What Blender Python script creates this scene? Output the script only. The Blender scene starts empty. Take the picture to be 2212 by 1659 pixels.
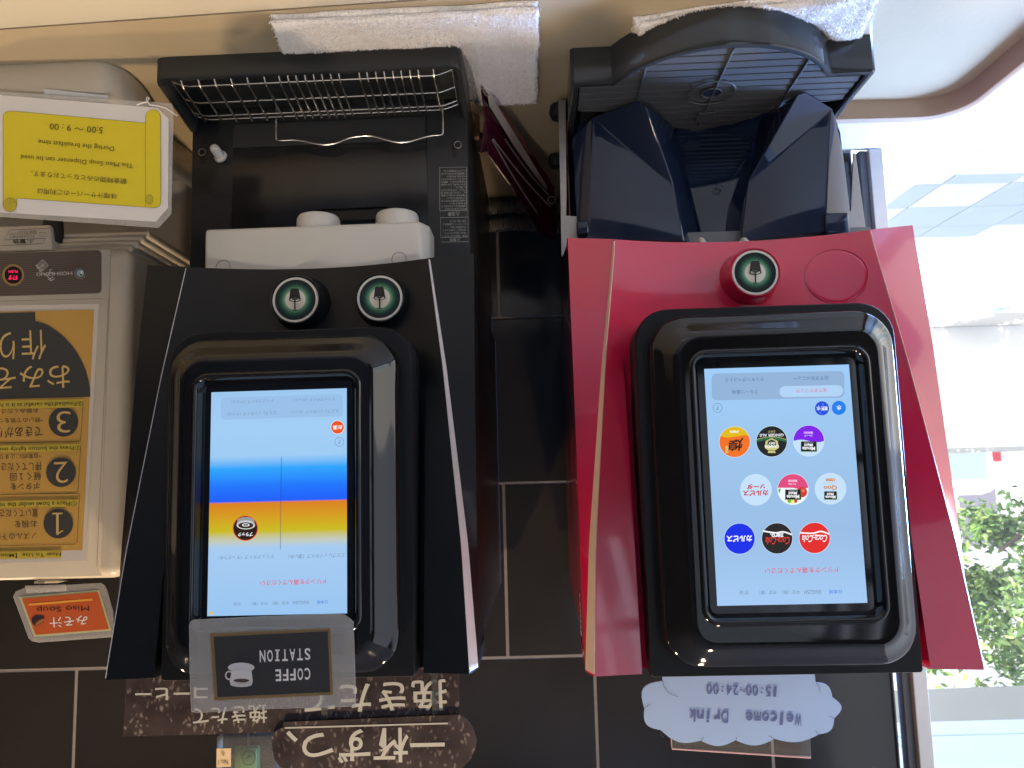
import bpy, bmesh, math, random
from mathutils import Vector, Matrix
random.seed(7)
sc = bpy.context.scene
COL = sc.collection

# ------------------------------------------------------------------ camera
F, CX, CY = 1661.0, 1106.0, 829.5           # focal length and centre for a 2212 x 1659 picture
PITCH, ROLL = math.radians(6.6), 0.0265
CAM = Vector((0, 0, 1.38))
FW = Vector((0, math.cos(PITCH), -math.sin(PITCH)))
RT = Vector((1, 0, 0)); UP = Vector((0, math.sin(PITCH), math.cos(PITCH)))
_c, _s = math.cos(ROLL), math.sin(ROLL)
EX = -RT * _c + UP * _s                      # the phone was held upside down
EY = RT * _s + UP * _c
cd = bpy.data.cameras.new('camera'); cam = bpy.data.objects.new('camera', cd); COL.objects.link(cam)
cd.sensor_width = 36; cd.lens = 36 * F / 2212; cd.clip_start = 0.02; cd.clip_end = 200
m = Matrix((EX, -EY, -FW)).transposed().to_4x4(); m.translation = CAM
cam.matrix_world = m
sc.camera = cam
cd.dof.use_dof = True; cd.dof.focus_distance = 0.82; cd.dof.aperture_fstop = 16

# ------------------------------------------------------------------ light
sc.view_settings.view_transform = 'Standard'; sc.view_settings.look = 'None'
sc.view_settings.exposure = 0.35; sc.view_settings.gamma = 1.0
sc.view_settings.use_curve_mapping = False
wd = bpy.data.worlds.new('World'); sc.world = wd; wd.use_nodes = True
wd.node_tree.nodes['Background'].inputs[0].default_value = (0.80, 0.86, 1.0, 1)
wd.node_tree.nodes['Background'].inputs[1].default_value = 1.4

def lamp(name, kind, loc, target, color, power, **kw):
    l = bpy.data.lights.new(name, kind); o = bpy.data.objects.new(name, l); COL.objects.link(o)
    o.location = loc; o.rotation_euler = (Vector(target) - Vector(loc)).to_track_quat('-Z', 'Y').to_euler()
    l.color = color; l.energy = power
    for k, v in kw.items(): setattr(l, k, v)
    return o
SUN_FROM = Vector((0.30, -0.48, 0.82))
lamp('sun', 'SUN', (3, 0, 8), Vector((3, 0, 8)) - SUN_FROM, (1.0, 0.97, 0.92), 14.0, angle=math.radians(0.5))
WARM = (1.0, 0.73, 0.45)
for lx, ly, pw in ((0.48, 0.735, 40), (-0.22, 0.70, 26), (1.15, 1.18, 26), (0.65, -0.9, 100)):
    lamp('downlight', 'SPOT', (lx, ly, 2.45), (lx, ly, 0), WARM if ly > 0 else (1.0, 0.88, 0.74), pw, spot_size=math.radians(125), spot_blend=0.7, shadow_soft_size=0.035)
lamp('window_daylight', 'AREA', (-1.45, 1.50, 1.35), (-0.50, 0.85, 0.88), (0.30, 0.50, 1.0), 430, shape='RECTANGLE', size=0.5, size_y=0.7)
lamp('rear_window_daylight', 'AREA', (-1.05, -1.65, 1.65), (0.0, 0.3, 1.2), (0.74, 0.86, 1.0), 5.5, shape='RECTANGLE', size=1.4, size_y=1.4)

# ------------------------------------------------------------------ frames
CT = 0.88                                    # height of the counter top
def ray(px, py): return FW + EX * ((px - CX) / F) + EY * ((py - CY) / F)
class Frame:
    def __init__(s, o, yaw=0.0):
        s.o = Vector(o); s.yaw = math.radians(yaw)
        s.M = Matrix.Rotation(s.yaw, 3, 'Z'); s.I = s.M.transposed()
    def pix(s, p, y=None, z=None, x=None):
        c = s.I @ (CAM - s.o); d = s.I @ ray(*p)
        t = (y - c.y) / d.y if y is not None else ((z - c.z) / d.z if z is not None else (x - c.x) / d.x)
        return c + d * t
class Thing:
    """an Empty at the base of a thing; its parts are meshes in the thing's own axes"""
    def __init__(s, name, label, cat, o=(0, 0, 0), yaw=0.0, group=None, kind=None):
        s.fr = Frame(o, yaw); s.root = bpy.data.objects.new(name, None); COL.objects.link(s.root)
        s.root.location = s.fr.o; s.root.rotation_euler = (0, 0, s.fr.yaw); s.root.empty_display_size = 0.05
        s.root['label'] = label; s.root['category'] = cat
        if group: s.root['group'] = group
        if kind: s.root['kind'] = kind
    def part(s, name, md, mat, parent=None, smooth=False, label=None):
        o = mesh_obj(name, md, mat, smooth); o.parent = parent or s.root
        if label: o['label'] = label
        return o
    def pix(s, p, **k): return s.fr.pix(p, **k)

class MD:
    """collects vertices and faces of one mesh"""
    def __init__(s): s.v = []; s.f = []; s.uv = {}; s.mi = []
    def add(s, vs, fs, uvs=None, mi=0):
        b = len(s.v); s.v += [Vector(q) for q in vs]
        for k, f in enumerate(fs):
            s.f.append([b + i for i in f]); s.mi.append(mi)
        if uvs:
            for i, u in enumerate(uvs): s.uv[b + i] = u
        return s
def mesh_obj(name, md, mat, smooth=False):
    me = bpy.data.meshes.new(name)
    me.from_pydata([tuple(q) for q in md.v], [], md.f); me.validate()
    if md.uv and len(me.polygons) == len(md.f):
        ul = me.uv_layers.new(name='UVMap')
        for lp in me.loops: ul.data[lp.index].uv = md.uv.get(lp.vertex_index, (0, 0))
    mats = mat if isinstance(mat, (list, tuple)) else [mat]
    for q in mats: me.materials.append(q)
    if len(mats) > 1 and len(me.polygons) == len(md.mi): me.polygons.foreach_set('material_index', md.mi)
    if smooth:
        me.polygons.foreach_set('use_smooth', [True] * len(me.polygons))
        if smooth != 'all':
            try: me.set_sharp_from_angle(angle=math.radians(38))
            except Exception: pass
    o = bpy.data.objects.new(name, me); COL.objects.link(o)
    return o
def single(name, md, mat, label, cat, smooth=False, o=(0, 0, 0), yaw=0, group=None, kind=None):
    ob = mesh_obj(name, md, mat, smooth); ob.location = o; ob.rotation_euler = (0, 0, math.radians(yaw))
    if label: ob['label'] = label
    if cat: ob['category'] = cat
    if group: ob['group'] = group
    if kind: ob['kind'] = kind
    return ob

# ------------------------------------------------------------------ shapes
def box(md, x0, x1, y0, y1, z0, z1, bev=0.0, seg=2, mi=0):
    bm = bmesh.new(); bmesh.ops.create_cube(bm, size=1)
    for v in bm.verts:
        v.co = Vector(((x0 + x1) / 2 + v.co.x * (x1 - x0), (y0 + y1) / 2 + v.co.y * (y1 - y0), (z0 + z1) / 2 + v.co.z * (z1 - z0)))
    if bev: bmesh.ops.bevel(bm, geom=bm.edges[:], offset=bev, segments=seg, profile=0.5, affect='EDGES')
    return from_bm(md, bm, mi)
def from_bm(md, bm, mi=0):
    bm.normal_update(); bm.verts.index_update()
    md.add([v.co.copy() for v in bm.verts], [[v.index for v in f.verts] for f in bm.faces], mi=mi); bm.free(); return md
def prism(md, pts, off, bev=0.0, seg=2, mi=0):
    """closed outline pts extruded by vector off"""
    bm = bmesh.new(); vs = [bm.verts.new(p) for p in pts]; f = bm.faces.new(vs)
    r = bmesh.ops.extrude_face_region(bm, geom=[f])
    for v in [g for g in r['geom'] if isinstance(g, bmesh.types.BMVert)]: v.co += Vector(off)
    bmesh.ops.recalc_face_normals(bm, faces=bm.faces[:])
    if bev: bmesh.ops.bevel(bm, geom=bm.edges[:], offset=bev, segments=seg, profile=0.5, affect='EDGES', clamp_overlap=True)
    bmesh.ops.triangulate(bm, faces=[q for q in bm.faces if len(q.verts) > 4])
    return from_bm(md, bm, mi)
def loft(md, rings, cap0=False, cap1=False, closed=True, mi=0):
    n = len(rings[0]); vs = [p for r in rings for p in r]; fs = []
    for i in range(len(rings) - 1):
        for j in range(n if closed else n - 1):
            k = (j + 1) % n
            fs.append([i * n + j, i * n + k, (i + 1) * n + k, (i + 1) * n + j])
    if cap0: fs.append(list(range(n))[::-1])
    if cap1: fs.append([(len(rings) - 1) * n + j for j in range(n)])
    return md.add(vs, fs, mi=mi)
def rrect(x0, x1, z0, z1, r, y, n=7, rt=None):
    """rounded rectangle in x and z at depth y; rt = radius of the upper corners"""
    rt = r if rt is None else rt
    out = []
    for cx, cz, a0, rr in ((x1 - rt, z1 - rt, 0, rt), (x0 + rt, z1 - rt, 90, rt), (x0 + r, z0 + r, 180, r), (x1 - r, z0 + r, 270, r)):
        for i in range(n + 1):
            a = math.radians(a0 + 90 * i / n); out.append(Vector((cx + rr * math.cos(a), y, cz + rr * math.sin(a))))
    return out
def tube(md, pts, r, n=8, closed=False, mi=0, caps=True):
    pts = [Vector(p) for p in pts]; rings = []; nrm = None
    for i, p in enumerate(pts):
        a = pts[i - 1] if (i or closed) else p; b = pts[(i + 1) % len(pts)] if (i < len(pts) - 1 or closed) else p
        t = (b - a).normalized()
        if nrm is None: nrm = t.orthogonal().normalized()
        nrm = (nrm - t * nrm.dot(t)).normalized(); bn = t.cross(nrm)
        rr = r[i] if isinstance(r, (list, tuple)) else r
        rings.append([p + (nrm * math.cos(2 * math.pi * k / n) + bn * math.sin(2 * math.pi * k / n)) * rr for k in range(n)])
    if closed: rings.append(rings[0])
    return loft(md, rings, cap0=caps and not closed, cap1=caps and not closed, mi=mi)
def smooth_path(pts, k=6):
    pts = [Vector(p) for p in pts]; out = []
    for i in range(len(pts) - 1):
        p0 = pts[max(i - 1, 0)]; p1 = pts[i]; p2 = pts[i + 1]; p3 = pts[min(i + 2, len(pts) - 1)]
        for j in range(k):
            t = j / k
            out.append(0.5 * ((2 * p1) + (p2 - p0) * t + (2 * p0 - 5 * p1 + 4 * p2 - p3) * t * t + (3 * p1 - p0 - 3 * p2 + p3) * t ** 3))
    out.append(pts[-1]); return out
def round_corners(pts, r, n=4):
    pts = [Vector(p) for p in pts]; out = [pts[0]]
    for i in range(1, len(pts) - 1):
        a, b, c = pts[i - 1], pts[i], pts[i + 1]
        d1 = min(r, (a - b).length * .45); d2 = min(r, (c - b).length * .45)
        p = b + (a - b).normalized() * d1; q = b + (c - b).normalized() * d2
        for k in range(n + 1):
            t = k / n; out.append(p * (1 - t) ** 2 + b * 2 * t * (1 - t) + q * t * t)
    out.append(pts[-1]); return out
def lathe(md, prof, axis_o, axis_d, n=32, mi=0, cap=True):
    """prof: list of (radius, height along axis)"""
    d = Vector(axis_d).normalized(); u = d.orthogonal().normalized(); w = d.cross(u); o = Vector(axis_o)
    rings = [[o + d * h + (u * math.cos(2 * math.pi * k / n) + w * math.sin(2 * math.pi * k / n)) * r for k in range(n)] for r, h in prof]
    return loft(md, rings, cap0=cap, cap1=cap, mi=mi)

# ------------------------------------------------------------------ materials
def lin(c): c /= 255.0; return c / 12.92 if c <= 0.04045 else ((c + 0.055) / 1.055) ** 2.4
def srgb(r, g, b): return (lin(r), lin(g), lin(b), 1)
MATS = {}
def mat(name, col, rough=0.5, metal=0.0, spec=0.5, coat=0.0, noise=0.0, nscale=30, bump=0.0, bscale=200, rvar=0.0, trans=0.0, sss=0.0, emit=None, estr=1.0, aniso=None):
    if name in MATS: return MATS[name]
    mt = bpy.data.materials.new(name); mt.use_nodes = True; nt = mt.node_tree; b = nt.nodes['Principled BSDF']
    col = tuple(col) if len(col) == 4 else tuple(col) + (1,)
    b.inputs['Base Color'].default_value = col; b.inputs['Roughness'].default_value = rough; b.inputs['Metallic'].default_value = metal
    b.inputs['Specular IOR Level'].default_value = spec; b.inputs['Coat Weight'].default_value = coat; b.inputs['Coat Roughness'].default_value = 0.04
    if trans: b.inputs['Transmission Weight'].default_value = trans
    if emit: b.inputs['Emission Color'].default_value = emit; b.inputs['Emission Strength'].default_value = estr
    tc = nt.nodes.new('ShaderNodeTexCoord')
    if noise or rvar:
        n = nt.nodes.new('ShaderNodeTexNoise'); n.inputs['Scale'].default_value = nscale; n.inputs['Detail'].default_value = 6
        nt.links.new(tc.outputs['Object'], n.inputs['Vector'])
        if noise:
            mx = nt.nodes.new('ShaderNodeMix'); mx.data_type = 'RGBA'
            mx.inputs['A'].default_value = tuple(max(0, c * (1 - noise)) for c in col[:3]) + (1,)
            mx.inputs['B'].default_value = tuple(min(1, c * (1 + noise)) for c in col[:3]) + (1,)
            nt.links.new(n.outputs['Fac'], mx.inputs['Factor']); nt.links.new(mx.outputs['Result'], b.inputs['Base Color'])
        if rvar:
            mr = nt.nodes.new('ShaderNodeMapRange'); mr.inputs['From Min'].default_value = 0.3; mr.inputs['From Max'].default_value = 0.7
            mr.inputs['To Min'].default_value = max(0.01, rough - rvar); mr.inputs['To Max'].default_value = rough + rvar
            nt.links.new(n.outputs['Fac'], mr.inputs['Value']); nt.links.new(mr.outputs['Result'], b.inputs['Roughness'])
    if bump:
        n2 = nt.nodes.new('ShaderNodeTexNoise'); n2.inputs['Scale'].default_value = bscale; n2.inputs['Detail'].default_value = 4
        bp = nt.nodes.new('ShaderNodeBump'); bp.inputs['Strength'].default_value = bump; bp.inputs['Distance'].default_value = 0.002
        nt.links.new(tc.outputs['Object'], n2.inputs['Vector']); nt.links.new(n2.outputs['Fac'], bp.inputs['Height']); nt.links.new(bp.outputs['Normal'], b.inputs['Normal'])
    MATS[name] = mt; return mt
def glow(name, rgb, k=1.0):
    """a lit picture element of a screen"""
    if name in MATS: return MATS[name]
    c = srgb(*rgb); return mat(name, (0.01, 0.01, 0.01), rough=0.25, spec=0.15, emit=c, estr=k * 0.79)
def sheer(name, col, alpha, rough=0.12):
    """thin clear plastic sheet"""
    if name in MATS: return MATS[name]
    mt = bpy.data.materials.new(name); mt.use_nodes = True; nt = mt.node_tree; b = nt.nodes['Principled BSDF']
    b.inputs['Base Color'].default_value = tuple(col) + (1,); b.inputs['Roughness'].default_value = rough
    tr = nt.nodes.new('ShaderNodeBsdfTransparent'); mx = nt.nodes.new('ShaderNodeMixShader')
    fr = nt.nodes.new('ShaderNodeFresnel'); fr.inputs['IOR'].default_value = 1.5
    ad = nt.nodes.new('ShaderNodeMath'); ad.operation = 'ADD'; ad.use_clamp = True; ad.inputs[1].default_value = alpha
    nt.links.new(fr.outputs[0], ad.inputs[0]); nt.links.new(ad.outputs[0], mx.inputs[0])
    nt.links.new(tr.outputs[0], mx.inputs[1]); nt.links.new(b.outputs[0], mx.inputs[2]); nt.links.new(mx.outputs[0], nt.nodes['Material Output'].inputs[0])
    MATS[name] = mt; return mt
def ramp_mat(name, stops, coord='UV', comp=1, emit=True, k=1.0, rough=0.3, interp='LINEAR'):
    mt = bpy.data.materials.new(name); mt.use_nodes = True; nt = mt.node_tree; b = nt.nodes['Principled BSDF']
    tc = nt.nodes.new('ShaderNodeTexCoord'); sp = nt.nodes.new('ShaderNodeSeparateXYZ'); nt.links.new(tc.outputs[coord], sp.inputs[0])
    cr = nt.nodes.new('ShaderNodeValToRGB'); cr.color_ramp.interpolation = interp
    el = cr.color_ramp.elements
    while len(el) > 1: el.remove(el[-1])
    el[0].position = stops[0][0]; el[0].color = srgb(*stops[0][1])
    for p, c in stops[1:]: e = el.new(p); e.color = srgb(*c)
    nt.links.new(sp.outputs[comp], cr.inputs[0]); b.inputs['Roughness'].default_value = rough; b.inputs['Specular IOR Level'].default_value = 0.2
    if emit:
        b.inputs['Base Color'].default_value = (0.01, 0.01, 0.01, 1); nt.links.new(cr.outputs[0], b.inputs['Emission Color']); b.inputs['Emission Strength'].default_value = k
    else: nt.links.new(cr.outputs[0], b.inputs['Base Color'])
    MATS[name] = mt; return mt

M_BLACK = mat('matte_black_plastic', (0.006, 0.007, 0.009), rough=0.42, spec=0.32, rvar=0.05, nscale=60, bump=0.06, bscale=900)
M_BLACK2 = mat('dark_grey_plastic', (0.024, 0.025, 0.026), spec=0.4, rough=0.36, rvar=0.05, nscale=40, bump=0.05, bscale=900)
M_GLOSS = mat('gloss_black_plastic', (0.006, 0.006, 0.007), rough=0.07, rvar=0.02, nscale=20, spec=0.42)
M_RED = mat('gloss_red_paint', (0.55, 0.010, 0.054), rough=0.2, rvar=0.03, nscale=25, coat=0.7, bump=0.015, bscale=260)
M_REDBODY = mat('crimson_side_panel', (0.16, 0.008, 0.020), rough=0.25, coat=0.3)
M_SILVER = mat('silver_trim', (0.66, 0.63, 0.64), rough=0.4, metal=0.2, noise=0.06, nscale=80)
M_CREAM = mat('champagne_trim', (0.66, 0.48, 0.36), rough=0.4, metal=0.15, noise=0.05, nscale=80)
M_STEEL = mat('brushed_steel', (0.36, 0.35, 0.34), rough=0.38, metal=0.85, noise=0.12, nscale=120)
M_WIRE = mat('chromed_wire', (0.80, 0.75, 0.66), rough=0.24, metal=1.0, noise=0.05, nscale=200)
M_WHITE = mat('off_white_plastic', (0.62, 0.60, 0.55), rough=0.32, noise=0.03, nscale=30)
M_BEIGE = mat('beige_plastic', (0.50, 0.45, 0.37), rough=0.36, noise=0.05, nscale=20, bump=0.03, bscale=500)
M_NAVY = mat('smoked_navy_plastic', (0.012, 0.020, 0.044), rough=0.03, spec=0.42)
M_TRAY = mat('charcoal_gloss_plastic', (0.032, 0.034, 0.035), rough=0.09, rvar=0.03, nscale=30)
M_SLAT = mat('charcoal_matte_plastic', (0.070, 0.072, 0.072), rough=0.32)
M_PAPER = mat('white_paper', (0.72, 0.70, 0.69), rough=0.55, noise=0.03, nscale=15)
M_RUBBER = mat('black_rubber', (0.012, 0.012, 0.012), rough=0.6, bump=0.05)
M_INK = mat('black_ink', (0.015, 0.013, 0.012), rough=0.6)
M_INKW = mat('white_ink', (0.80, 0.78, 0.77), rough=0.5)
M_INKP = mat('pale_lettering', (0.42, 0.43, 0.40), rough=0.5)
M_CLEAR = sheer('clear_laminate', (0.85, 0.82, 0.78), 0.24, 0.10)
M_ACRYL = sheer('clear_acrylic', (0.42, 0.41, 0.39), 0.10, 0.05)

# ------------------------------------------------------------------ lettering and flat print
_TXT = {}
def glyphs(txt, bold=0.0, shear=0.0, space=1.0):
    key = (txt, bold, shear, space)
    if key in _TXT: return _TXT[key]
    cu = bpy.data.curves.new('lettering', 'FONT'); cu.body = txt; cu.resolution_u = 2 if len(txt) > 9 else 4; cu.offset = bold; cu.shear = shear; cu.space_character = space
    ob = bpy.data.objects.new('lettering', cu); COL.objects.link(ob)
    dg = bpy.context.evaluated_depsgraph_get(); dg.update()
    me = bpy.data.meshes.new_from_object(ob.evaluated_get(dg))
    vs = [(v.co.x, v.co.y) for v in me.vertices]; fs = [list(p.vertices) for p in me.polygons]
    bpy.data.objects.remove(ob); bpy.data.curves.remove(cu); bpy.data.meshes.remove(me)
    x0 = min(v[0] for v in vs); x1 = max(v[0] for v in vs); y0 = min(v[1] for v in vs); y1 = max(v[1] for v in vs)
    r = ([((v[0] - x0) / (x1 - x0), (v[1] - y0) / (y1 - y0)) for v in vs], fs, (x1 - x0) / (y1 - y0))
    _TXT[key] = r; return r
class Sheet:
    """flat print on a vertical plane y = const of a thing; places are read off the photograph"""
    def __init__(s, th, y, parent=None, step=0.0004):
        s.th = th; s.y = y; s.parent = parent; s.step = step; s.acc = {}
    def P(s, p, lay=1): return s.th.pix(p, y=s.y - s.step * lay)
    def _md(s, name, mt, lay):
        k = (name, mt.name, lay, s.key(name))
        if k not in s.acc: s.acc[k] = (MD(), mt)
        return s.acc[k][0]
    def key(s, name):
        if name in ('lettering', 'numeral_disc', 'tape', 'icon', 'panel', 'button_ring', 'push_button', 'scroll'): s.n = getattr(s, 'n', 0) + 1; return s.n
        return 0
    def text(s, txt, a, b, h, mt, bold=0.0, shear=0.0, lay=2, name='lettering', space=1.0):
        """a = start of the line, b = its end, at the foot of the letters; h = letter height in picture pixels"""
        vs, fs, _ = glyphs(txt, bold, shear, space)
        d = Vector((b[0] - a[0], b[1] - a[1])); L = d.length; n = Vector((-d.y, d.x)) / L
        if n.y < 0: n = -n
        A = s.P(a, lay); B = s.P(b, lay); C = s.P((a[0] + n.x * h, a[1] + n.y * h), lay)
        s._md(name, mt, lay).add([A + (B - A) * u + (C - A) * v for u, v in vs], fs)
    def disc(s, c, r, mt, lay=1, n=40, name='icon', ry=None, hole=0.0):
        ry = ry or r; md = s._md(name, mt, lay)
        ring = [s.P((c[0] + r * math.cos(2 * math.pi * k / n), c[1] + ry * math.sin(2 * math.pi * k / n)), lay) for k in range(n)]
        if hole:
            ins = [s.P((c[0] + r * hole * math.cos(2 * math.pi * k / n), c[1] + ry * hole * math.sin(2 * math.pi * k / n)), lay) for k in range(n)]
            md.add(ring + ins, [[k, (k + 1) % n, n + (k + 1) % n, n + k] for k in range(n)])
        else: md.add(ring, [list(range(n))])
    def poly(s, pts, mt, lay=1, name='icon'):
        bm = bmesh.new(); vs = [bm.verts.new(s.P(p, lay)) for p in pts]; f = bm.faces.new(vs)
        bmesh.ops.triangulate(bm, faces=[f]); from_bm(s._md(name, mt, lay), bm)
    def line(s, pts, w, mt, lay=2, name='lettering', closed=False):
        pts = [Vector(p) for p in pts]; n = len(pts); md = s._md(name, mt, lay); L = []; R = []
        for i in range(n):
            a = pts[i - 1] if (i or closed) else pts[i]; b = pts[(i + 1) % n] if (i < n - 1 or closed) else pts[i]
            d = (b - a).normalized(); q = Vector((-d.y, d.x)) * w / 2
            L.append(s.P(pts[i] + q, lay)); R.append(s.P(pts[i] - q, lay))
        k = n if closed else n - 1
        md.add(L + R, [[i, (i + 1) % n, n + (i + 1) % n, n + i] for i in range(k)])
    def rr(s, x0, y0, x1, y1, r, mt, lay=1, name='panel', slope=0.0, n=5, out=False):
        pts = []
        for cx, cy, a0 in ((x1 - r, y1 - r, 0), (x0 + r, y1 - r, 90), (x0 + r, y0 + r, 180), (x1 - r, y0 + r, 270)):
            for i in range(n + 1):
                a = math.radians(a0 + 90 * i / n); X = cx + r * math.cos(a); Y = cy + r * math.sin(a)
                pts.append((X, Y + slope * (X - (x0 + x1) / 2)))
        if out: return pts
        s.poly(pts, mt, lay, name)
    def build(s):
        for (name, _, lay, _k), (md, mt) in s.acc.items(): s.th.part(name, md, mt, s.parent)


# ================================================================== the setting
W0 = Frame((0, 0, 0))
M_TILE = mat('charcoal_wall_tile', (0.020, 0.0185, 0.0175), rough=0.12, rvar=0.05, nscale=9, noise=0.25, bump=0.05, bscale=60, spec=0.36)
M_GROUT = mat('grey_grout', (0.20, 0.18, 0.175), rough=0.85, noise=0.2, nscale=90)
WY = 1.40
md = MD(); box(md, -0.655, 3.2, WY + 0.0012, WY + 0.16, 0.0, 2.6)
wall = single('wall', md, M_GROUT, None, None, kind='structure')
TS = 0.304
tm = {}
for r in range(-4, 3):
    z0 = 1.703 + TS * r; off = -0.132 if r >= 0 or r % 2 == 0 else -0.132 + TS / 2
    k = math.floor((-0.655 - off) / TS)
    while off + TS * k < 1.5:
        x0 = max(off + TS * k, -0.655); x1 = off + TS * (k + 1); k += 1
        if x1 - x0 < 0.02: continue
        w = round(x1 - x0, 4)
        if w not in tm:
            md = MD(); box(md, 0.0027, w - 0.0027, 0, 0.009, 0.0027, TS - 0.0027, bev=0.0009, seg=2)
            o = mesh_obj('tile', md, M_TILE); tm[w] = o.data
        else:
            o = bpy.data.objects.new('tile', tm[w]); COL.objects.link(o)
        o.location = (x0, WY + random.uniform(-.0003, .0003), z0); o.parent = wall
        o.rotation_euler = (random.uniform(-.0015, .0015), 0, random.uniform(-.0015, .0015))

# counter with a seam, a rounded end and a lower sill tier behind it
M_COUNTER = mat('beige_laminate', (0.40, 0.325, 0.215), rough=0.24, noise=0.05, nscale=12, bump=0.10, bscale=140, spec=0.5)
M_BAND = mat('tan_edge_band', (0.42, 0.29, 0.19), rough=0.5, noise=0.06, nscale=18)
M_SILL = mat('pale_window_sill', (0.55, 0.56, 0.56), rough=0.16, noise=0.04, nscale=10, spec=0.6)
def arc(cx, cy, r, a0, a1, n=10): return [(cx + r * math.cos(math.radians(a0 + (a1 - a0) * i / n)), cy + r * math.sin(math.radians(a0 + (a1 - a0) * i / n))) for i in range(n + 1)]
def seam(x): return 0.757 + 0.070 * x
inner = [(3.0, WY + .003), (-0.30, WY + .003), (-0.30, 1.015)] + arc(-0.570, 0.965, 0.05, 90, 180) + [(-0.62, seam(-0.62)), (3.0, seam(3.0))]
outer = [(-0.30, 1.080)] + arc(-0.600, 0.990, 0.09, 90, 180) + [(-0.69, 0.30)]
md = MD(); prism(md, [(x, y, CT - 0.035) for x, y in inner], (0, 0, 0.035), bev=0.0)
counter = single('counter', md, M_COUNTER, None, None, kind='structure')
fr_ = [(-0.62, seam(-0.62) - .0022), (3.0, seam(3.0) - .0022), (3.0, 0.30), (-0.62, 0.30)]
md = MD(); prism(md, [(x, y, CT - 0.035) for x, y in fr_], (0, 0, 0.035), bev=0.0008)
o = mesh_obj('front_board', md, mat('cream_laminate', (0.47, 0.43, 0.345), rough=0.3, noise=0.04, nscale=10, bump=0.06, bscale=140)); o.parent = counter
inn = [(-0.30, 1.0155)] + arc(-0.570, 0.965, 0.0505, 90, 180) + [(-0.6205, 0.30)]
rings = []
for t, dz in ((0, -0.03), (0, 0.0003), (.03, .004), (.06, .018), (.10, .0235), (.18, .026), (.26, .0255), (.32, .022), (.36, 0.012), (.40, -0.045)):
    rings.append([Vector((a[0] + (b[0] - a[0]) * t, a[1] + (b[1] - a[1]) * t, CT + dz)) for a, b in zip(inn, outer)])
md = MD(); loft(md, rings, closed=False); o = mesh_obj('edge_band', md, M_BAND, smooth=True); o.parent = counter
SZ = 0.80
md = MD(); prism(md, [(-0.20, 1.385, SZ - .04), (-0.84, 1.378, SZ - .04), (-0.856, 1.36, SZ - .04), (-0.852, 0.30, SZ - .04), (-0.20, 0.30, SZ - .04)], (0, 0, .04), bev=0.004)
single('window_sill', md, M_SILL, None, None, kind='structure')
# window: post, dark seal, pane
M_ALU = mat('beige_window_frame', (0.40, 0.36, 0.31), rough=0.42, metal=0.3, noise=0.06, nscale=40)
M_SEAL = mat('dark_seal', (0.05, 0.05, 0.052), rough=0.5)
wn = Thing('window', 'tall window with a narrow beige aluminium post beside the dark tiled wall', 'window', (-0.68, 1.38, SZ))
md = MD(); box(md, -.017, .008, -.014, .02, 0.0005, 1.6, bev=.0015); wn.part('frame', md, M_ALU)
md = MD(); box(md, .0085, .022, -.004, .018, 0.0005, 1.6, bev=.001); wn.part('seal', md, M_SEAL)
md = MD(); box(md, -1.6, -.017, .006, .011, .001, 1.6); wn.part('pane', md, sheer('window_glass', (0.5, 0.5, 0.5), 0.0, 0.02))
md = MD(); box(md, -.019, .0, -.016, -.0141, .87, .885, bev=.0008); wn.part('clip', md, M_SEAL)

# ceiling over the counter
rooms = mat('brown_grey_plaster', (0.13, 0.115, 0.10), rough=0.85, noise=0.2, nscale=2)
md = MD(); box(md, -0.95, 3.6, -3.3, -3.2, 0, 2.6); single('wall_rear', md, rooms, None, None, kind='structure')
md = MD(); box(md, 3.6, 3.7, -3.3, 1.62, 0, 2.72); single('wall_right', md, rooms, None, None, kind='structure')
md = MD(); box(md, -1.05, -.95, -3.2, -2.4, 0, 2.6); box(md, -1.05, -.95, -2.4, -.9, 0, 1.0); box(md, -1.05, -.95, -2.4, -.9, 2.1, 2.6); box(md, -1.05, -.95, -.9, .05, 0, 2.6); 
for k_ in range(4): box(md, -1.02, -.97, -2.4 + .3 * (k_ + 1) - .03, -2.4 + .3 * (k_ + 1) + .03, 1.0, 2.1)
for z_ in (1.36, 1.73): box(md, -1.015, -.975, -2.4, -.9, z_ - .02, z_ + .02)
single('wall_left', md, rooms, None, None, kind='structure')
md = MD(); box(md, -0.95, 3.6, -3.2, 1.62, 2.6, 2.72)
single('ceiling', md, mat('warm_white_ceiling', (0.24, 0.215, 0.19), rough=0.9, noise=0.05, nscale=5), None, None, kind='structure')
# outdoors
M_GND = mat('pale_concrete', (0.62, 0.60, 0.56), rough=0.8, noise=0.08, nscale=3, bump=0.1, bscale=80)
M_SLABA = mat('pale_grey_shaded_paving', (0.50, 0.60, 0.65), rough=0.6, noise=0.10, nscale=5, bump=0.08, bscale=60)  # shaded cells of the paving, the shade put into the slab colour
M_SLABB = mat('white_sunlit_paving', (0.80, 0.79, 0.77), rough=0.6, noise=0.06, nscale=5, bump=0.08, bscale=60)  # sunlit cells, the brightness put into the slab colour
md = MD(); md.add([(-60, -6, -.03), (30, -6, -.03), (30, 90, -.03), (-60, 90, -.03)], [[0, 1, 2, 3]])
gnd = single('ground', md, M_GND, None, None, kind='structure')
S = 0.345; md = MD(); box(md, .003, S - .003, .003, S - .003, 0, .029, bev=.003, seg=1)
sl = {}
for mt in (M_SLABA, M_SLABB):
    o = mesh_obj('paving_slab', md, mt); sl[mt.name] = o.data; bpy.data.objects.remove(o)
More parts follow.
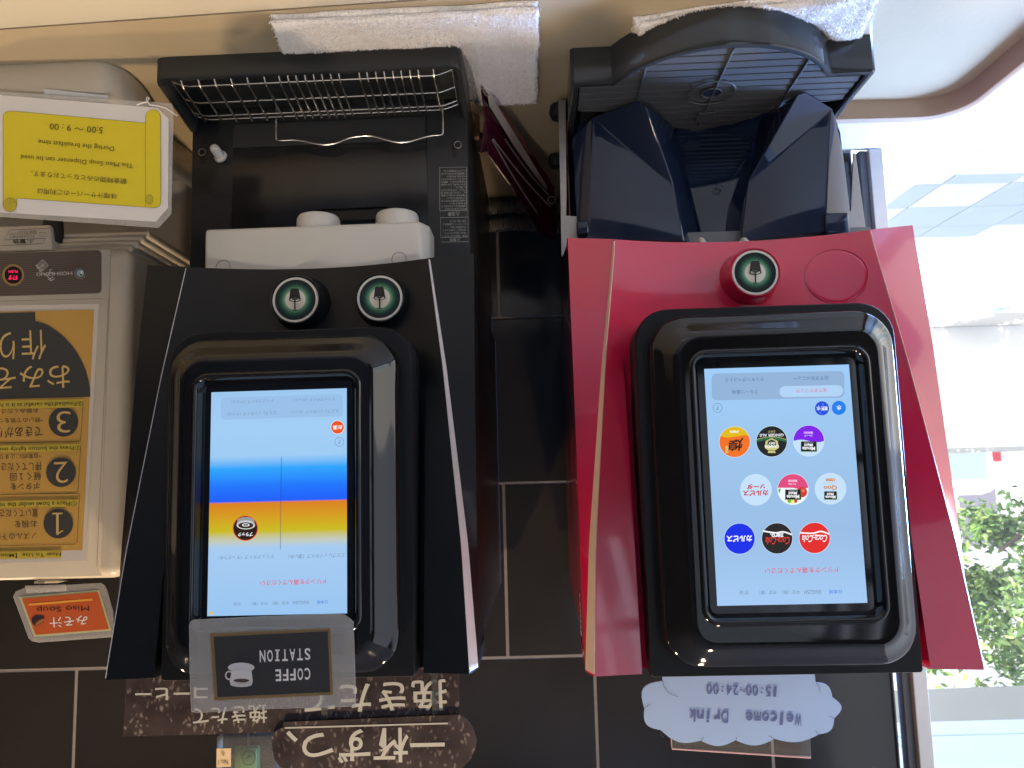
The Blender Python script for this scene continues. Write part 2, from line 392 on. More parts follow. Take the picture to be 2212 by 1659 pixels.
for i in range(-1, 12):
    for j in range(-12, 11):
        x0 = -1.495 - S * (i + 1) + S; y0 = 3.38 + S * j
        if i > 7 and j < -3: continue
        mt = M_SLABB if ((i - 1 + j) % 2 == 0 and (i + j) % 3 != 2) or (i * 7 + j * 3) % 11 == 0 else M_SLABA  # sun and shade pattern laid out by slab colour
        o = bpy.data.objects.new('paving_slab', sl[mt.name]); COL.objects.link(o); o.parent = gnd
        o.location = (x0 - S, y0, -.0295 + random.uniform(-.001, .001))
# parked van
M_CARW = mat('white_car_paint', (0.75, 0.75, 0.74), rough=0.25, coat=0.5, noise=0.02)
M_CARG = mat('tinted_car_glass', (0.20, 0.26, 0.27), rough=0.1)
M_TAIL = mat('red_tail_lamp', (0.22, 0.02, 0.03), rough=0.3)
van = Thing('van', 'white van parked on the bright pavement beyond the window', 'van', (-4.95, 9.0, 0))
rings = []
for y, zt, wt in ((0.0, 1.62, .60), (0.03, 1.74, .63), (0.25, 1.78, .65), (2.3, 1.76, .65), (2.75, 1.15, .70), (3.2, 1.0, .70), (3.25, .5, .68)):
    rings.append([Vector((sx * (.73 if z < .95 else .73 + (wt - .73) * (z - .95) / max(zt - .95, .05)), y - (0.0 if z > .5 else .0), z)) for sx, z in ((-1, .25), (-1, .95), (-1, zt - .05), (-.9, zt), (.9, zt), (1, zt - .05), (1, .95), (1, .25))])
md = MD(); loft(md, rings, cap0=True, cap1=True); van.part('body', md, M_CARW, smooth=True)
md = MD(); prism(md, [(-.55, -.012, 1.12), (.55, -.012, 1.12), (.52, -.006, 1.60), (-.52, -.006, 1.60)], (0, .02, 0)); van.part('rear_window', md, M_CARG)
for sx in (-1, 1):
    md = MD(); box(md, sx * .66 - .05, sx * .66 + .05, -.03, .1, 1.02, 1.40, bev=.02); van.part('tail_lamp', md, M_TAIL)
    md = MD(); box(md, sx * .70 - .015, sx * .70 + .015, .4, 1.9, 1.08, 1.50, bev=.01); van.part('side_window', md, M_CARG)
    for y in (.5, 2.6):
        md = MD(); lathe(md, [(.12, -.09), (.25, -.09), (.28, -.05), (.28, .05), (.25, .09), (.12, .09)], (sx * .66, y, .281), (1, 0, 0), 24); van.part('wheel', md, M_RUBBER, smooth=True)
md = MD(); box(md, -.72, .72, -.09, .05, .30, .52, bev=.03); van.part('bumper', md, M_CARW)
# low white boundary wall in front of the van
gw = Thing('garden_wall', 'low white boundary wall between the paving and the van', 'wall', (-7, 8.0, -.03))
md = MD(); box(md, -7, 5.2, 0, .18, 0, 1.28, bev=.01); gw.part('wall_body', md, mat('white_render', (0.74, 0.73, 0.71), rough=.8, noise=.05, nscale=3))
md = MD(); box(md, -7.02, 5.22, -.03, .21, 1.2805, 1.325, bev=.008); gw.part('coping', md, mat('grey_coping', (0.34, 0.34, 0.34), rough=.7))
# building behind the van
M_BGREY = mat('grey_rendered_wall', (0.30, 0.31, 0.34), rough=0.85, noise=0.08, nscale=2)
M_BWHITE = mat('white_shutter', (0.70, 0.70, 0.70), rough=0.6)
M_BDARK = mat('dark_recess', (0.10, 0.10, 0.13), rough=0.6)
bd = Thing('building', 'grey building with a white shutter and a dark doorway behind the van', 'building', (-9.5, 15.0, 0))
md = MD(); box(md, -7, 5.5, 0, 4, 0, 5.2); bd.part('wall', md, M_BGREY)
for k in range(16):
    md = MD(); box(md, -6.0, -.05, -.05, -.004, .2 * k + .006, .2 * k + .196, bev=.01, seg=1); bd.part('shutter_slat', md, M_BWHITE)
md = MD(); box(md, .25, .95, -.03, -.004, 0, 3.0); bd.part('door', md, M_BDARK)
md = MD(); box(md, 1.4, 4.5, -.06, -.004, .3, 4.4, bev=.02); bd.part('panel', md, M_BWHITE)
# tree over the pavement
M_BARK = mat('brown_bark', (0.09, 0.06, 0.045), rough=0.9, noise=0.3, nscale=20)
M_LEAF = mat('green_leaves', (0.085, 0.17, 0.035), rough=0.45, noise=0.5, nscale=3)
M_LEAF2 = mat('pale_green_leaves', (0.19, 0.28, 0.07), rough=0.42, noise=0.5, nscale=3)
tr = Thing('tree', 'sunlit green leafy tree beyond the window', 'tree', (-4.75, 6.4, 0))
md = MD(); tube(md, smooth_path([(0, 0, 0), (.02, .02, .9), (-.05, 0, 1.7), (.1, .05, 2.4), (.15, .1, 2.9)]), [.11 - .0028 * i for i in range(25)], 10)
for a in range(9):
    d = Vector((math.cos(a * 1.9), math.sin(a * 1.9) * .7, .45)); p = Vector((0, 0, 1.65 + .12 * a))
    tube(md, [p, p + d * .35, p + d * .8 + Vector((0, 0, .1))], [.045, .03, .012], 6)
tr.part('trunk', md, M_BARK, smooth=True)
md = MD(); rnd = random.Random(3); clumps = []
for k in range(70):
    while True:
        p = Vector((rnd.uniform(-1, 1), rnd.uniform(-1, 1), rnd.uniform(-1, 1)))
        if .35 < p.length < 1: break
    clumps.append(Vector((.45 + p.x * 1.45, p.y * .9, 2.68 + p.z * .86)))
for c in clumps:
    rr_ = rnd.uniform(.14, .27)
    for k in range(190):
        d = Vector((rnd.gauss(0, 1), rnd.gauss(0, 1), rnd.gauss(0, .8))).normalized() * rr_ * rnd.random() ** .4
        q = c + d; u = Vector((rnd.gauss(0, 1), rnd.gauss(0, 1), rnd.gauss(0, .6))).normalized(); w = u.orthogonal().normalized()
        w = (w + Vector((0, 0, rnd.uniform(-.3, .8)))).normalized(); w = (w - u * w.dot(u)).normalized()
        l = rnd.uniform(.026, .055)
        md.add([q, q + u * l + w * l * .42, q + u * l * 2, q + u * l - w * l * .42], [[0, 1, 2, 3]], mi=0 if rnd.random() < .6 else 1)
o = tr.part('crown', md, [M_LEAF, M_LEAF2])
# eave over the pavement
M_EAVE = mat('grey_soffit', (0.11, 0.12, 0.12), rough=0.5, noise=0.1, nscale=6)
M_EAVEB = mat('pale_eave_beam', (0.28, 0.36, 0.44), rough=0.5, noise=0.04, nscale=8)
aw = Thing('awning', 'grey awning panel with a pale beam above the pavement', 'awning', (-2.2, 3.0, 2.3))
md = MD(); prism(md, [(-2.0, .37, 0), (1.0, .25, 0), (1.0, -.17, 0), (-2.0, -.17, 0)], (0, 0, .05), bev=.004); aw.part('panel', md, M_EAVE)
for k, (y0, y1, dz) in enumerate(((-.26, -.175, -.015), (-.36, -.265, -.03), (-.75, -.365, -.03))):
    md = MD(); box(md, -2.0, 1.0, y0, y1, dz, .06, bev=.006); aw.part('beam', md, M_EAVEB)

# ================================================================== the two dispensers share one cabinet shape
def interp(tab, z):
    if z <= tab[0][0]: return tab[0][1]
    for (a, p), (b, q) in zip(tab, tab[1:]):
        if z <= b: return p + (q - p) * (z - a) / (b - a)
    return tab[-1][1]
T_C = ((.254, .140), (.384, .157), (.574, .1765), (.695, .184))
T_O = ((.245, .102), (.381, .082), (.59, .062), (.70, .056))
def y_w(z): return .09 + (.028 - .09) * (z - .254) / (.695 - .254)
def door_y(x, z):
    c = interp(T_C, z); t = min(1, abs(x) / c)
    st = max(0, min(1, (z - .37) / .10)); st = st * st * (3 - 2 * st)
    y = y_w(z) + .026 * (1 - t * t) * (1 - .45 * st)
    if abs(x) < .1365: y += .022 * st
    return y
def cabinet(th, m_door, m_body, m_trim, zb=.254, dz=0.0):
    zt, N = .697, 26
    xs_c = [.1375, .1362, .12, .10, .075, .05, .025, 0.0]
    rows = []
    for i in range(N + 1):
        z = zb + (zt - zb) * i / N; c = interp(T_C, z); yo = interp(T_O, z)
        e = .0012 + .0063 * (z - zb) / (zt - zb)
        half = [(.1905, .135, z - .008 + (0 if i < N else -.006)), (.192, yo + .004, z - .008 + (0 if i < N else -.008)), (.1915, yo, z - .007 + (0 if i < N else -.008)), (c + e, y_w(z) + 1.9 * e, z - .001), (c, y_w(z), z), (c - .002, door_y(c - .002, z), z)]
        half += [(min(x, c - .0025 - .0005 * k), door_y(min(x, c - .0025 - .0005 * k), z), z) for k, x in enumerate(xs_c)]
        rows.append([Vector((x, y, zz)) for x, y, zz in half] + [Vector((-x, y, zz)) for x, y, zz in half[-2::-1]])
    rows.insert(0, [Vector((p.x, max(p.y, .135), p.z + .004)) for p in rows[0]]); rows.insert(1, [Vector((p.x, p.y + .003, p.z - .0005)) for p in rows[1]])
    rows.append([Vector((p.x, p.y + .003, p.z + .0008)) for p in rows[-1]]); rows.append([Vector((p.x, max(p.y, .135), p.z)) for p in rows[-1]])
    md = MD(); loft(md, rows, closed=False); door = th.part('door', md, m_door, smooth=True)
    # body behind the door
    md = MD(); box(md, -.187, .187, .132, .60, .262, .690, bev=.004); th.part('body', md, m_body, smooth=True)
    # metal strips along the flared edges
    for sx in (-1, 1):
        st = []
        for i in range(25):
            z = zb + .002 + (.693 - zb) * i / 24; c = interp(T_C, z); yo = interp(T_O, z); e = .0012 + .0063 * (z - .254) / .443
            a = Vector((c, y_w(z), z)); b = Vector((c + e, y_w(z) + 1.9 * e, z - .001)); d = (b - a).normalized()
            n = Vector((d.y, -d.x, 0)).normalized()
            st.append([Vector((sx * q.x, q.y, q.z)) for q in (a - n * .0003, a + n * .0007, b + n * .0007, b - n * .0003)])
        md = MD(); loft(md, st, cap0=True, cap1=True, closed=True); th.part('trim_strip', md, m_trim, door, smooth=True)
    # bezel round the touch screen
    md = MD()
    loft(md, [rrect(-.130, .130, .343 + dz, .700, .034, .10, rt=.003), rrect(-.130, .130, .343 + dz, .700, .034, .034, rt=.003), rrect(-.1285, .1285, .3445 + dz, .699, .034, .0315, rt=.003), rrect(-.112, .112, .362 + dz, .688, .03, .0312, rt=.028)])
    base = th.part('bezel_base', md, M_BLACK, smooth=True)
    prof = [(.000, .0312), (.0001, .016), (.0006, .0125), (.0018, .0098), (.0036, .0080), (.0065, .0062), (.0125, .0008), (.0180, -.0048), (.0205, -.0072), (.0225, -.0086), (.0245, -.0094), (.0262, -.0097), (.0290, -.0098)]
    X, Z0, Z1 = .1185, .3545 + dz, .6905 + dz * .6
    rg = [rrect(-X + d, X - d, Z0 + d, Z1 - d, max(.036 - d * .62, .008), y) for d, y in prof]
    xi, z0i, z1i = .0855, .3925 + dz, .6485 + dz * .6
    for d, y in ((0, -.0098), (.0010, -.0112), (.0024, -.0120), (.004, -.0118), (.0055, -.0104), (.0075, -.0060), (.0092, -.0012), (.0102, .0005)):
        rg.append(rrect(-xi + d, xi - d, z0i + d, z1i - d, max(.017 - d, .004), y))
    md = MD(); loft(md, rg); bez = th.part('bezel', md, M_GLOSS, smooth=True)
    md = MD(); md.add(rrect(-.0757, .0757, .4022 + dz, .6388 + dz * .6, .0065, .0004), [list(range(32))]); th.part('screen_glass', md, M_GLOSS, bez)
    return door, bez
def screen(th, bez, mt, dz=0.0):
    md = MD(); q = [(-.069, -.0003, .4110 + dz), (.069, -.0003, .4110 + dz), (.069, -.0003, .6312 + dz * .5), (-.069, -.0003, .6312 + dz * .5)]
    md.add(q, [[0, 1, 2, 3]], uvs=[(0, 0), (1, 0), (1, 1), (0, 1)])
    return th.part('screen', md, mt, bez)
def badge_mat():
    mt = bpy.data.materials.new('green_ray_badge'); mt.use_nodes = True; nt = mt.node_tree; b = nt.nodes['Principled BSDF']
    tc = nt.nodes.new('ShaderNodeTexCoord'); sp = nt.nodes.new('ShaderNodeSeparateXYZ'); nt.links.new(tc.outputs['UV'], sp.inputs[0])
    def ramp(st):
        cr = nt.nodes.new('ShaderNodeValToRGB'); el = cr.color_ramp.elements
        el[0].position = st[0][0]; el[0].color = srgb(*st[0][1]); el[1].position = st[-1][0]; el[1].color = srgb(*st[-1][1])
        for p, c in st[1:-1]: e = el.new(p); e.color = srgb(*c)
        nt.links.new(sp.outputs[0], cr.inputs[0]); return cr
    dark = ramp([(0, (222, 216, 200)), (.48, (214, 208, 192)), (.50, (110, 140, 116)), (.56, (46, 104, 76)), (.68, (20, 56, 48)), (.80, (14, 30, 32)), (1, (12, 20, 24))])
    lite = ramp([(0, (222, 216, 200)), (.48, (222, 216, 200)), (.53, (150, 190, 160)), (.66, (66, 140, 98)), (.78, (24, 66, 54)), (.88, (14, 30, 32)), (1, (12, 20, 24))])
    mm = nt.nodes.new('ShaderNodeMath'); mm.operation = 'MULTIPLY'; mm.inputs[1].default_value = 2 * math.pi * 72
    sn = nt.nodes.new('ShaderNodeMath'); sn.operation = 'SINE'; gt = nt.nodes.new('ShaderNodeMath'); gt.operation = 'GREATER_THAN'; gt.inputs[1].default_value = 0.0
    nt.links.new(sp.outputs[1], mm.inputs[0]); nt.links.new(mm.outputs[0], sn.inputs[0]); nt.links.new(sn.outputs[0], gt.inputs[0])
    mx = nt.nodes.new('ShaderNodeMix'); mx.data_type = 'RGBA'; nt.links.new(gt.outputs[0], mx.inputs['Factor']); nt.links.new(dark.outputs[0], mx.inputs['A']); nt.links.new(lite.outputs[0], mx.inputs['B'])
    nt.links.new(mx.outputs['Result'], b.inputs['Base Color']); b.inputs['Roughness'].default_value = 0.3
    return mt
M_BADGE = badge_mat()
M_BRING = mat('cream_ring', (0.66, 0.62, 0.55), rough=0.3)
def badge(th, px, r_px, m_shell, yf=.082, yb=.112):
    """round lit-looking badge on a drum that stands out of the door: px = centre of its face in the picture"""
    c = th.pix(px, y=yf); r = (th.pix((px[0] + r_px, px[1]), y=yf) - c).length
    o = Vector((c.x, yf, c.z)); d = Vector((0, 1, 0))
    md = MD(); lathe(md, [(r * .97, .0022), (r * 1.03, 0.0), (r * 1.07, .002), (r * 1.09, .006), (r * 1.11, .014), (r * 1.18, .022), (r * 1.27, .030)], o, d, 48, cap=False); drum = th.part('dispense_button', md, m_shell, smooth=True)
    md = MD(); lathe(md, [(r * .865, .0016), (r * .87, .0008), (r * .955, .0008), (r * .975, .0022)], o, d, 64, cap=False); th.part('ring', md, M_BRING, drum, smooth=True)
    md = MD(); n, rs = 144, [0, .2, .4, .6, .8, 1]
    vs, uv, fs = [], [], []
    for k in range(n + 1):
        a = 2 * math.pi * k / n
        for q in rs: vs.append(o + Vector((math.cos(a) * q * r * .868, .0014, math.sin(a) * q * r * .868))); uv.append((q, k / n))
    L = len(rs)
    for k in range(n):
        for j in range(L - 1): fs.append([k * L + j, k * L + j + 1, (k + 1) * L + j + 1, (k + 1) * L + j] if j else [k * L, k * L + 1, (k + 1) * L + 1])
    md.add(vs, fs, uvs=uv); th.part('face', md, M_BADGE, drum)
    # emblem: a stream pouring into a cup
    S = Sheet(th, yf + .0012, drum, .0004); k = r_px / 50.0 * 1.12
    def q(x, y): return (px[0] + (x + (px[0] - 637) * 0) * k, px[1] + y * k)
    S.poly([q(-6.5, -21), q(-8.5, -19), q(-11, 0), q(11, 0), q(7.5, -19), q(5.5, -21)], M_INK, 2, 'emblem')
    S.disc(q(0, 0), 11.5 * k, M_INK, 2, 30, 'emblem', ry=4.6 * k); S.disc(q(0, .3), 9.0 * k, M_BRING, 3, 30, 'emblem', ry=3.0 * k)
    S.disc(q(0, -.9), 6.6 * k, M_INK, 4, 24, 'emblem', ry=1.5 * k)
    S.poly([q(-1.4, -1), q(1.4, -1), q(1.4, 19), q(-1.4, 19)], M_INK, 5, 'emblem')
    S.poly([q(-4.6, 19.4), q(4.6, 19.4), q(4.6, 21), q(-4.6, 21)], M_INK, 5, 'emblem')
    S.build(); return drum

# ------------------------------------------------------------------ coffee machine
cf = Thing('coffee_machine', 'black coffee machine with a touch screen and two green round badges', 'coffee machine', (.235, .77, CT), 2)
door, bez = cabinet(cf, M_BLACK, mat('black_side_panel', (0.016, 0.012, 0.015), rough=0.3), M_SILVER)
def fpos(v): return (v - 1331) / (838 - 1331)
U0 = 1329.0; U1 = 840.0
def uv_(y): return (U0 - y) / (U0 - U1)          # picture row to screen height, counted from the top of the screen
stops = [(1185, (168, 206, 244)), (1172, (196, 206, 196)), (1150, (205, 190, 30)), (1118, (216, 160, 28)), (1087, (222, 128, 30)), (1085, (30, 96, 255)), (1052, (30, 118, 255)), (1012, (48, 168, 255)), (985, (160, 206, 246)), (930, (164, 208, 248)), (842, (160, 202, 242))]
scr = screen(cf, bez, ramp_mat('coffee_menu_screen', [(0.0, (160, 202, 242))] + [(1 - uv_(y), c) for y, c in stops[::-1]] + [(1.0, (156, 200, 244))], k=0.76))
S = Sheet(cf, -.0003, scr, .0002)
G_TXT = glow('menu_grey_text', (112, 138, 168)); G_WH = glow('menu_white', (250, 252, 255)); G_RED = glow('menu_red_text', (226, 70, 92)); G_BLUE = glow('menu_blue_text', (44, 108, 226))
def row(S, txt, xs, xe, y0, y1, mt, sl=.03, **k):
    S.text(txt, (xs, y0 - sl * (xs - xe) / 2), (xe, y0 + sl * (xs - xe) / 2), y1 - y0, mt, **k)
S.rr(477, 855, 741, 903, 9, glow('menu_panel', (152, 191, 232)), 1, slope=-.03)
row(S, 'ドリップタイプ（ホット）', 722, 634, 859.5, 867, G_TXT); row(S, 'ドリップタイプ（アイス）', 589, 500, 863, 870.5, G_TXT)
row(S, 'エスプレッソタイプ（ホット）', 731, 626, 885, 893, G_TXT); row(S, 'エスプレッソタイプ（アイス）', 597, 491, 889, 897, G_TXT)
S.disc((729, 923), 14.6, G_WH, 1); S.disc((729, 923), 13.8, glow('menu_orange', (236, 84, 26)), 2); row(S, 'お湯', 739, 719, 918, 928, G_WH, bold=.02, lay=3)
S.disc((733, 954.5), 10, G_TXT, 1, hole=.9); row(S, '?', 735.5, 730.5, 950, 959, G_TXT)
S.line([(607.7, 986.5), (605.5, 1186)], 0.9, glow('menu_divider', (20, 60, 120)), 2, 'divider')
S.disc((530, 1141), 27.4, glow('menu_ring_red', (232, 84, 40)), 1); S.disc((530, 1141), 25.6, glow('menu_coffee_dark', (44, 26, 20)), 2)
S.disc((531, 1134), 20, glow('cup_white', (226, 228, 226)), 3, ry=9.5); S.poly([(511, 1134), (513.5, 1121), (524, 1117), (538, 1117), (548, 1121), (551, 1134)], glow('cup_grey', (150, 154, 156)), 3)
S.disc((531, 1135), 16.5, glow('cup_brown', (58, 42, 34)), 4, ry=6.8); S.disc((531, 1134), 8, G_WH, 5, ry=3.4, hole=.7); S.disc((531, 1134), 3, glow('cup_grey', (150, 154, 156)), 5, ry=1.6)
row(S, 'ブラック', 546, 514, 1150, 1159, G_WH, bold=.03, lay=6)
row(S, 'エスプレッソタイプ（濃いめ）', 745, 623, 1196, 1205.5, G_TXT); row(S, 'ドリップタイプ（すっきりめ）', 590, 471, 1199, 1208, G_TXT)
row(S, 'ドリンクを選んでください', 704, 562, 1252, 1263, G_RED, bold=.006)
for t, a, b, mt in (('日本語', 707, 685, G_BLUE), ('ENGLISH', 666.6, 633, G_TXT), ('中文（簡）', 624, 589, G_TXT), ('中文（繁）', 578, 543, G_TXT), ('한글', 520, 504, G_TXT)):
    row(S, t, a, b, 1297 + (707 - a) * .022, 1304.5 + (707 - a) * .022, mt)
S.disc((456.5, 1324.5), 3.6, glow('menu_yellow_dot', (232, 196, 70)), 1)
S.build()
badge(cf, (637, 647), 51, M_BLACK); badge(cf, (820, 643), 51, M_BLACK)
# lower column with the cup bay
CY_ = .182
md = MD(); box(md, -.181, .181, CY_, .60, .0, .264, bev=.004); col_ = cf.part('column', md, M_BLACK2, smooth=True)
a = cf.pix((505, 250), y=CY_); b = cf.pix((925, 480), y=CY_)
md = MD(); box(md, b.x, a.x, CY_ - .002, CY_ + .003, .04, b.z + .004, bev=.0015); cf.part('back_panel', md, mat('dark_satin_panel', (0.014, 0.014, 0.015), rough=0.2, rvar=.04, nscale=30), col_, smooth=True)
md = MD(); box(md, b.x + .001, a.x - .001, CY_ - .0035, CY_ - .0022, .04, cf.pix((600, 318), y=CY_).z, bev=.0008); cf.part('panel_ledge', md, M_BLACK2, col_)
c0 = cf.pix((760, 462), y=CY_); md = MD(); box(md, c0.x - .048, c0.x + .048, CY_ - .0040, CY_ - .002, c0.z - .006, c0.z + .012, bev=.003); cf.part('panel_grip', md, M_BLACK, col_)
for px in ((982, 310), (982, 325), (438, 322), (438, 340)):
    q = cf.pix(px, y=CY_); md = MD(); box(md, q.x - .0028, q.x + .0028, CY_ - .0006, CY_ + .002, q.z - .009, q.z + .009); cf.part('slot', md, M_RUBBER, col_)
for px in ((989, 313), (437, 329)):
    q = cf.pix(px, y=CY_); md = MD(); lathe(md, [(.0045, -.0012), (.0045, .0)], (q.x, CY_ + .0006, q.z), (0, 1, 0), 16); cf.part('hole', md, M_RUBBER, col_)
    md = MD(); tube(md, [(q.x + .0046 * math.cos(t * .5236), CY_ - .0006, q.z + .0046 * math.sin(t * .5236)) for t in range(12)], .0006, 6, closed=True); cf.part('hole_rim', md, M_STEEL, col_, smooth=True)
q = cf.pix((478, 340), y=CY_ - .001); q2 = cf.pix((461, 318), y=CY_ - .019)
md = MD(); dd = (q2 - q).normalized(); lathe(md, [(.0085, 0), (.0085, .003), (.0062, .004), (.0060, .017), (.0045, .020), (.002, .021)], q, dd, 20); cf.part('peg', md, M_WHITE, col_, smooth=True)
# warning label on the column
S = Sheet(cf, CY_ - .0002, col_, .0003)
for p0, p1 in (((950, 362), (1008, 455)), ((951, 455), (1009, 470)), ((952, 470), (1011, 513)), ((953, 513), (1012, 523))):
    S.line([(p0[0], p0[1]), (p1[0], p0[1] - 1), (p1[0], p1[1] - 1), (p0[0], p1[1])], 1.0, M_INKP, 2, 'label_frame', closed=True)
for k, t in enumerate(('警告', )): row(S, '⚠警告', 995, 971, 514, 521, M_INKP, bold=.01)
row(S, '⚠注意', 993, 968, 457, 466.5, M_INKP, bold=.01)
lines = ('感電、傷害のおそれあり', '・製品に直接水をかけない', '・扉を開けて作業をすると', 'きは電源を切る。', '（メンテナンス清掃のと', 'きなど）')
for k, t in enumerate(lines): row(S, t, 1009 - (3 if t[0] in 'き' else 0), 956 + (16 if len(t) < 9 else 0), 507.5 - k * 6.4, 512.2 - k * 6.4, M_INKP, sl=.02)
lines = ('やけどのおそれあり', '・動作中はノズルの近くに', '手を出さない。', '・飲料が出終わるまでカ', 'ップを取らない。', '・販売ボタンを押した直後', 'は、ノズルに手や顔を当', 'てたり、のぞき込んだり', 'しない。', '（ボタンを押してから飲料', 'が出始めるまで、時間が', 'かかることがあります）', 'けがのおそれあり', '・清掃時は必ずお手入れマ', 'ニュアルを参照する。')
for k, t in enumerate(lines): row(S, t, 1007, 953 + max(0, (11 - len(t)) * 4.2), 449 - k * 5.85, 453.4 - k * 5.85, M_INKP, sl=.02)
S.build()
# nozzle cover with two white knobs
zt_ = cf.pix((650, 487), y=.122).z
def at(px, y): return cf.pix(px, y=y)
xl, xr = at((443, 500), .122).x, at((908, 500), .122).x
md = MD(); prism(md, [(xl, .122, zt_), (xr, .122, zt_), (xr - .009, .140, zt_), (xr - .009, .180, zt_), (xl + .003, .180, zt_), (xl + .003, .140, zt_)], (0, 0, .30 - zt_), bev=.004, seg=3)
nz = cf.part('nozzle_cover', md, M_WHITE, smooth=True)
for px in ((482, 577), (862, 560)):
    q = at(px, .1218); md = MD(); tube(md, [(q.x + .0085 * math.cos(t * .2618), .1218, q.z + .0085 * math.sin(t * .2618)) for t in range(24)], .0005, 5, closed=True); cf.part('cover_screw', md, mat('shadow_line', (0.3, 0.29, 0.27), rough=.5), nz, smooth=True)
for px in ((688, 480), (858, 478)):
    q = at(px, .15)
    md = MD(); lathe(md, [(.004, -.020), (.021, -.020), (.0245, -.0185), (.0262, -.015), (.0268, -.004), (.0268, .012)], (q.x, .151, zt_), (0, 0, 1), 40); kn = cf.part('knob', md, M_WHITE, nz, smooth=True)
    md = MD(); prism(md, [(q.x - .006, .1242, zt_ - .001), (q.x + .006, .1242, zt_ - .001), (q.x + .0006, .1235, zt_ - .013), (q.x - .0006, .1235, zt_ - .013)], (0, .003, 0), bev=.0004); cf.part('pointer', md, M_WHITE, kn)
# drip tray with a wire rack
TZ = .036
def tz(y): return .0265 + .020 * (y - .083) / .1
def tray_pts(x0, x1, y0, y1, r, z, n=6):
    out = []
    for cx, cy, a0, rr_ in ((x1 - r, y0 + r, 270, r), (x1 - .004, y1 - .004, 0, .004), (x0 + .004, y1 - .004, 90, .004), (x0 + r, y0 + r, 180, r)):
        for i in range(n + 1):
            a = math.radians(a0 + 90 * i / n); out.append(Vector((cx + rr_ * math.cos(a), cy + rr_ * math.sin(a), z)))
    return [Vector((p.x, p.y, p.z if z < .02 else p.z - TZ + tz(p.y))) for p in out]
md = MD(); X0, X1, Y0, Y1 = -.183, .183, .083, .186
loft(md, [tray_pts(X0, X1, Y0, Y1, .014, .0), tray_pts(X0, X1, Y0, Y1, .014, TZ - .002), tray_pts(X0 + .001, X1 - .001, Y0 + .001, Y1 - .001, .013, TZ), tray_pts(X0 + .006, X1 - .006, Y0 + .005, Y1 - .001, .010, TZ), tray_pts(X0 + .008, X1 - .008, Y0 + .007, Y1 - .001, .009, TZ - .002), tray_pts(X0 + .012, X1 - .012, Y0 + .010, Y1 - .003, .008, .0165)], cap0=True, cap1=True)
tray = cf.part('drip_tray', md, mat('tray_black', (0.026, 0.028, 0.028), rough=0.28, bump=.04, bscale=700), smooth=True)
def zr(y): return tz(y) - .0035
tops = (388, 425, 460, 496, 531, 568, 600, 619, 637, 656, 675, 693, 712, 730, 774, 791, 810, 828, 847, 865, 884, 902, 935)
for i, t in enumerate(tops):
    x = cf.pix((t, 172 - (t - 388) * .027), y=.094).x
    md = MD(); tube(md, round_corners([(x, .0945, zr(.0945) - .007), (x, .104, zr(.104) + .001), (x, .170, zr(.170) + .002), (x, .174, zr(.174) - .004)], .004), .0013, 6); cf.part('rack_wire', md, M_WIRE, tray, smooth=True)
for y in (.105, .135, .160, .167):
    md = MD(); tube(md, round_corners([(-.170, y, zr(y) - .008), (-.152, y, zr(y) - .0015), (.152, y, zr(y) - .0015), (.170, y, zr(y) - .008)], .006), .0012, 6); cf.part('rack_bar', md, M_WIRE, tray, smooth=True)
for sx in (-1, 1):
    md = MD(); tube(md, [(sx * .170, .103, zr(.103) - .008), (sx * .170, .17, zr(.17) - .008)], .0012, 6); cf.part('rack_bar', md, M_WIRE, tray, smooth=True)
gp = [(597, 236), (597, 300)]; 
gl = [cf.pix(p, y=.165) for p in ((597, 234), (597, 302))]; gr = [cf.pix(p, y=.165) for p in ((957, 216), (957, 290))]
wave = [cf.pix(p, y=.165) for p in ((605, 304), (640, 303), (682, 311), (703, 313), (725, 310), (745, 302), (762, 297), (785, 294), (801, 294), (822, 299), (845, 305), (867, 308), (890, 305), (912, 298), (930, 294), (950, 292))]
md = MD(); tube(md, round_corners([gl[0], gl[1]] + smooth_path(wave, 3) + [gr[1], gr[0]], .004), .0013, 8); cf.part('cup_guard_wire', md, M_WIRE, tray, smooth=True)
for sx in (-1, 1):
    for y in (.15, .44):
        pass

# ------------------------------------------------------------------ red cold drink dispenser
rd = Thing('drink_dispenser', 'glossy red cold drink dispenser with a touch screen menu of round drink logos', 'drink dispenser', (-.255, .735, CT), 2)
door, bez = cabinet(rd, M_RED, M_REDBODY, M_CREAM, zb=.245, dz=-.005)
scr = screen(rd, bez, ramp_mat('drink_menu_screen', [(0, (160, 206, 250)), (.35, (158, 198, 238)), (.7, (154, 190, 230)), (1, (166, 204, 246))], k=0.77), -.006)
S = Sheet(rd, -.0003, scr, .0002)
def rw(txt, xs, xe, y0, y1, mt, **k): row(S, txt, xs, xe, y0, y1, mt, sl=.017, **k)
S.rr(1537, 804, 1824, 862, 12, glow('menu_panel_r', (146, 178, 216)), 1, slope=-.02)
S.rr(1684, 833, 1821, 857, 11.5, glow('menu_pill', (176, 210, 244)), 2, slope=-.017)
G_DK = glow('menu_slate_text', (84, 108, 140))
rw('おすすめメニュー', 1788.6, 1714, 812.6, 821.5, G_DK, lay=3); rw('ランキングベスト５', 1650, 1567, 815.6, 824.5, G_DK, lay=3)
rw('全てのドリンク', 1786, 1720, 839.4, 848.4, glow('menu_rose_text', (220, 84, 110)), lay=3); rw('フルーツ風味', 1637, 1581, 842, 851, G_DK, lay=3)
S.disc((1812, 881), 15.2, glow('water_blue', (26, 126, 238)), 1); rw('水', 1817.5, 1806.5, 875.5, 886.5, G_WH, bold=.02, lay=2)
S.disc((1775.7, 882), 15.2, glow('soda_blue', (24, 74, 222)), 1); rw('炭酸水', 1788, 1763.5, 877.5, 887, G_WH, bold=.02, lay=2)
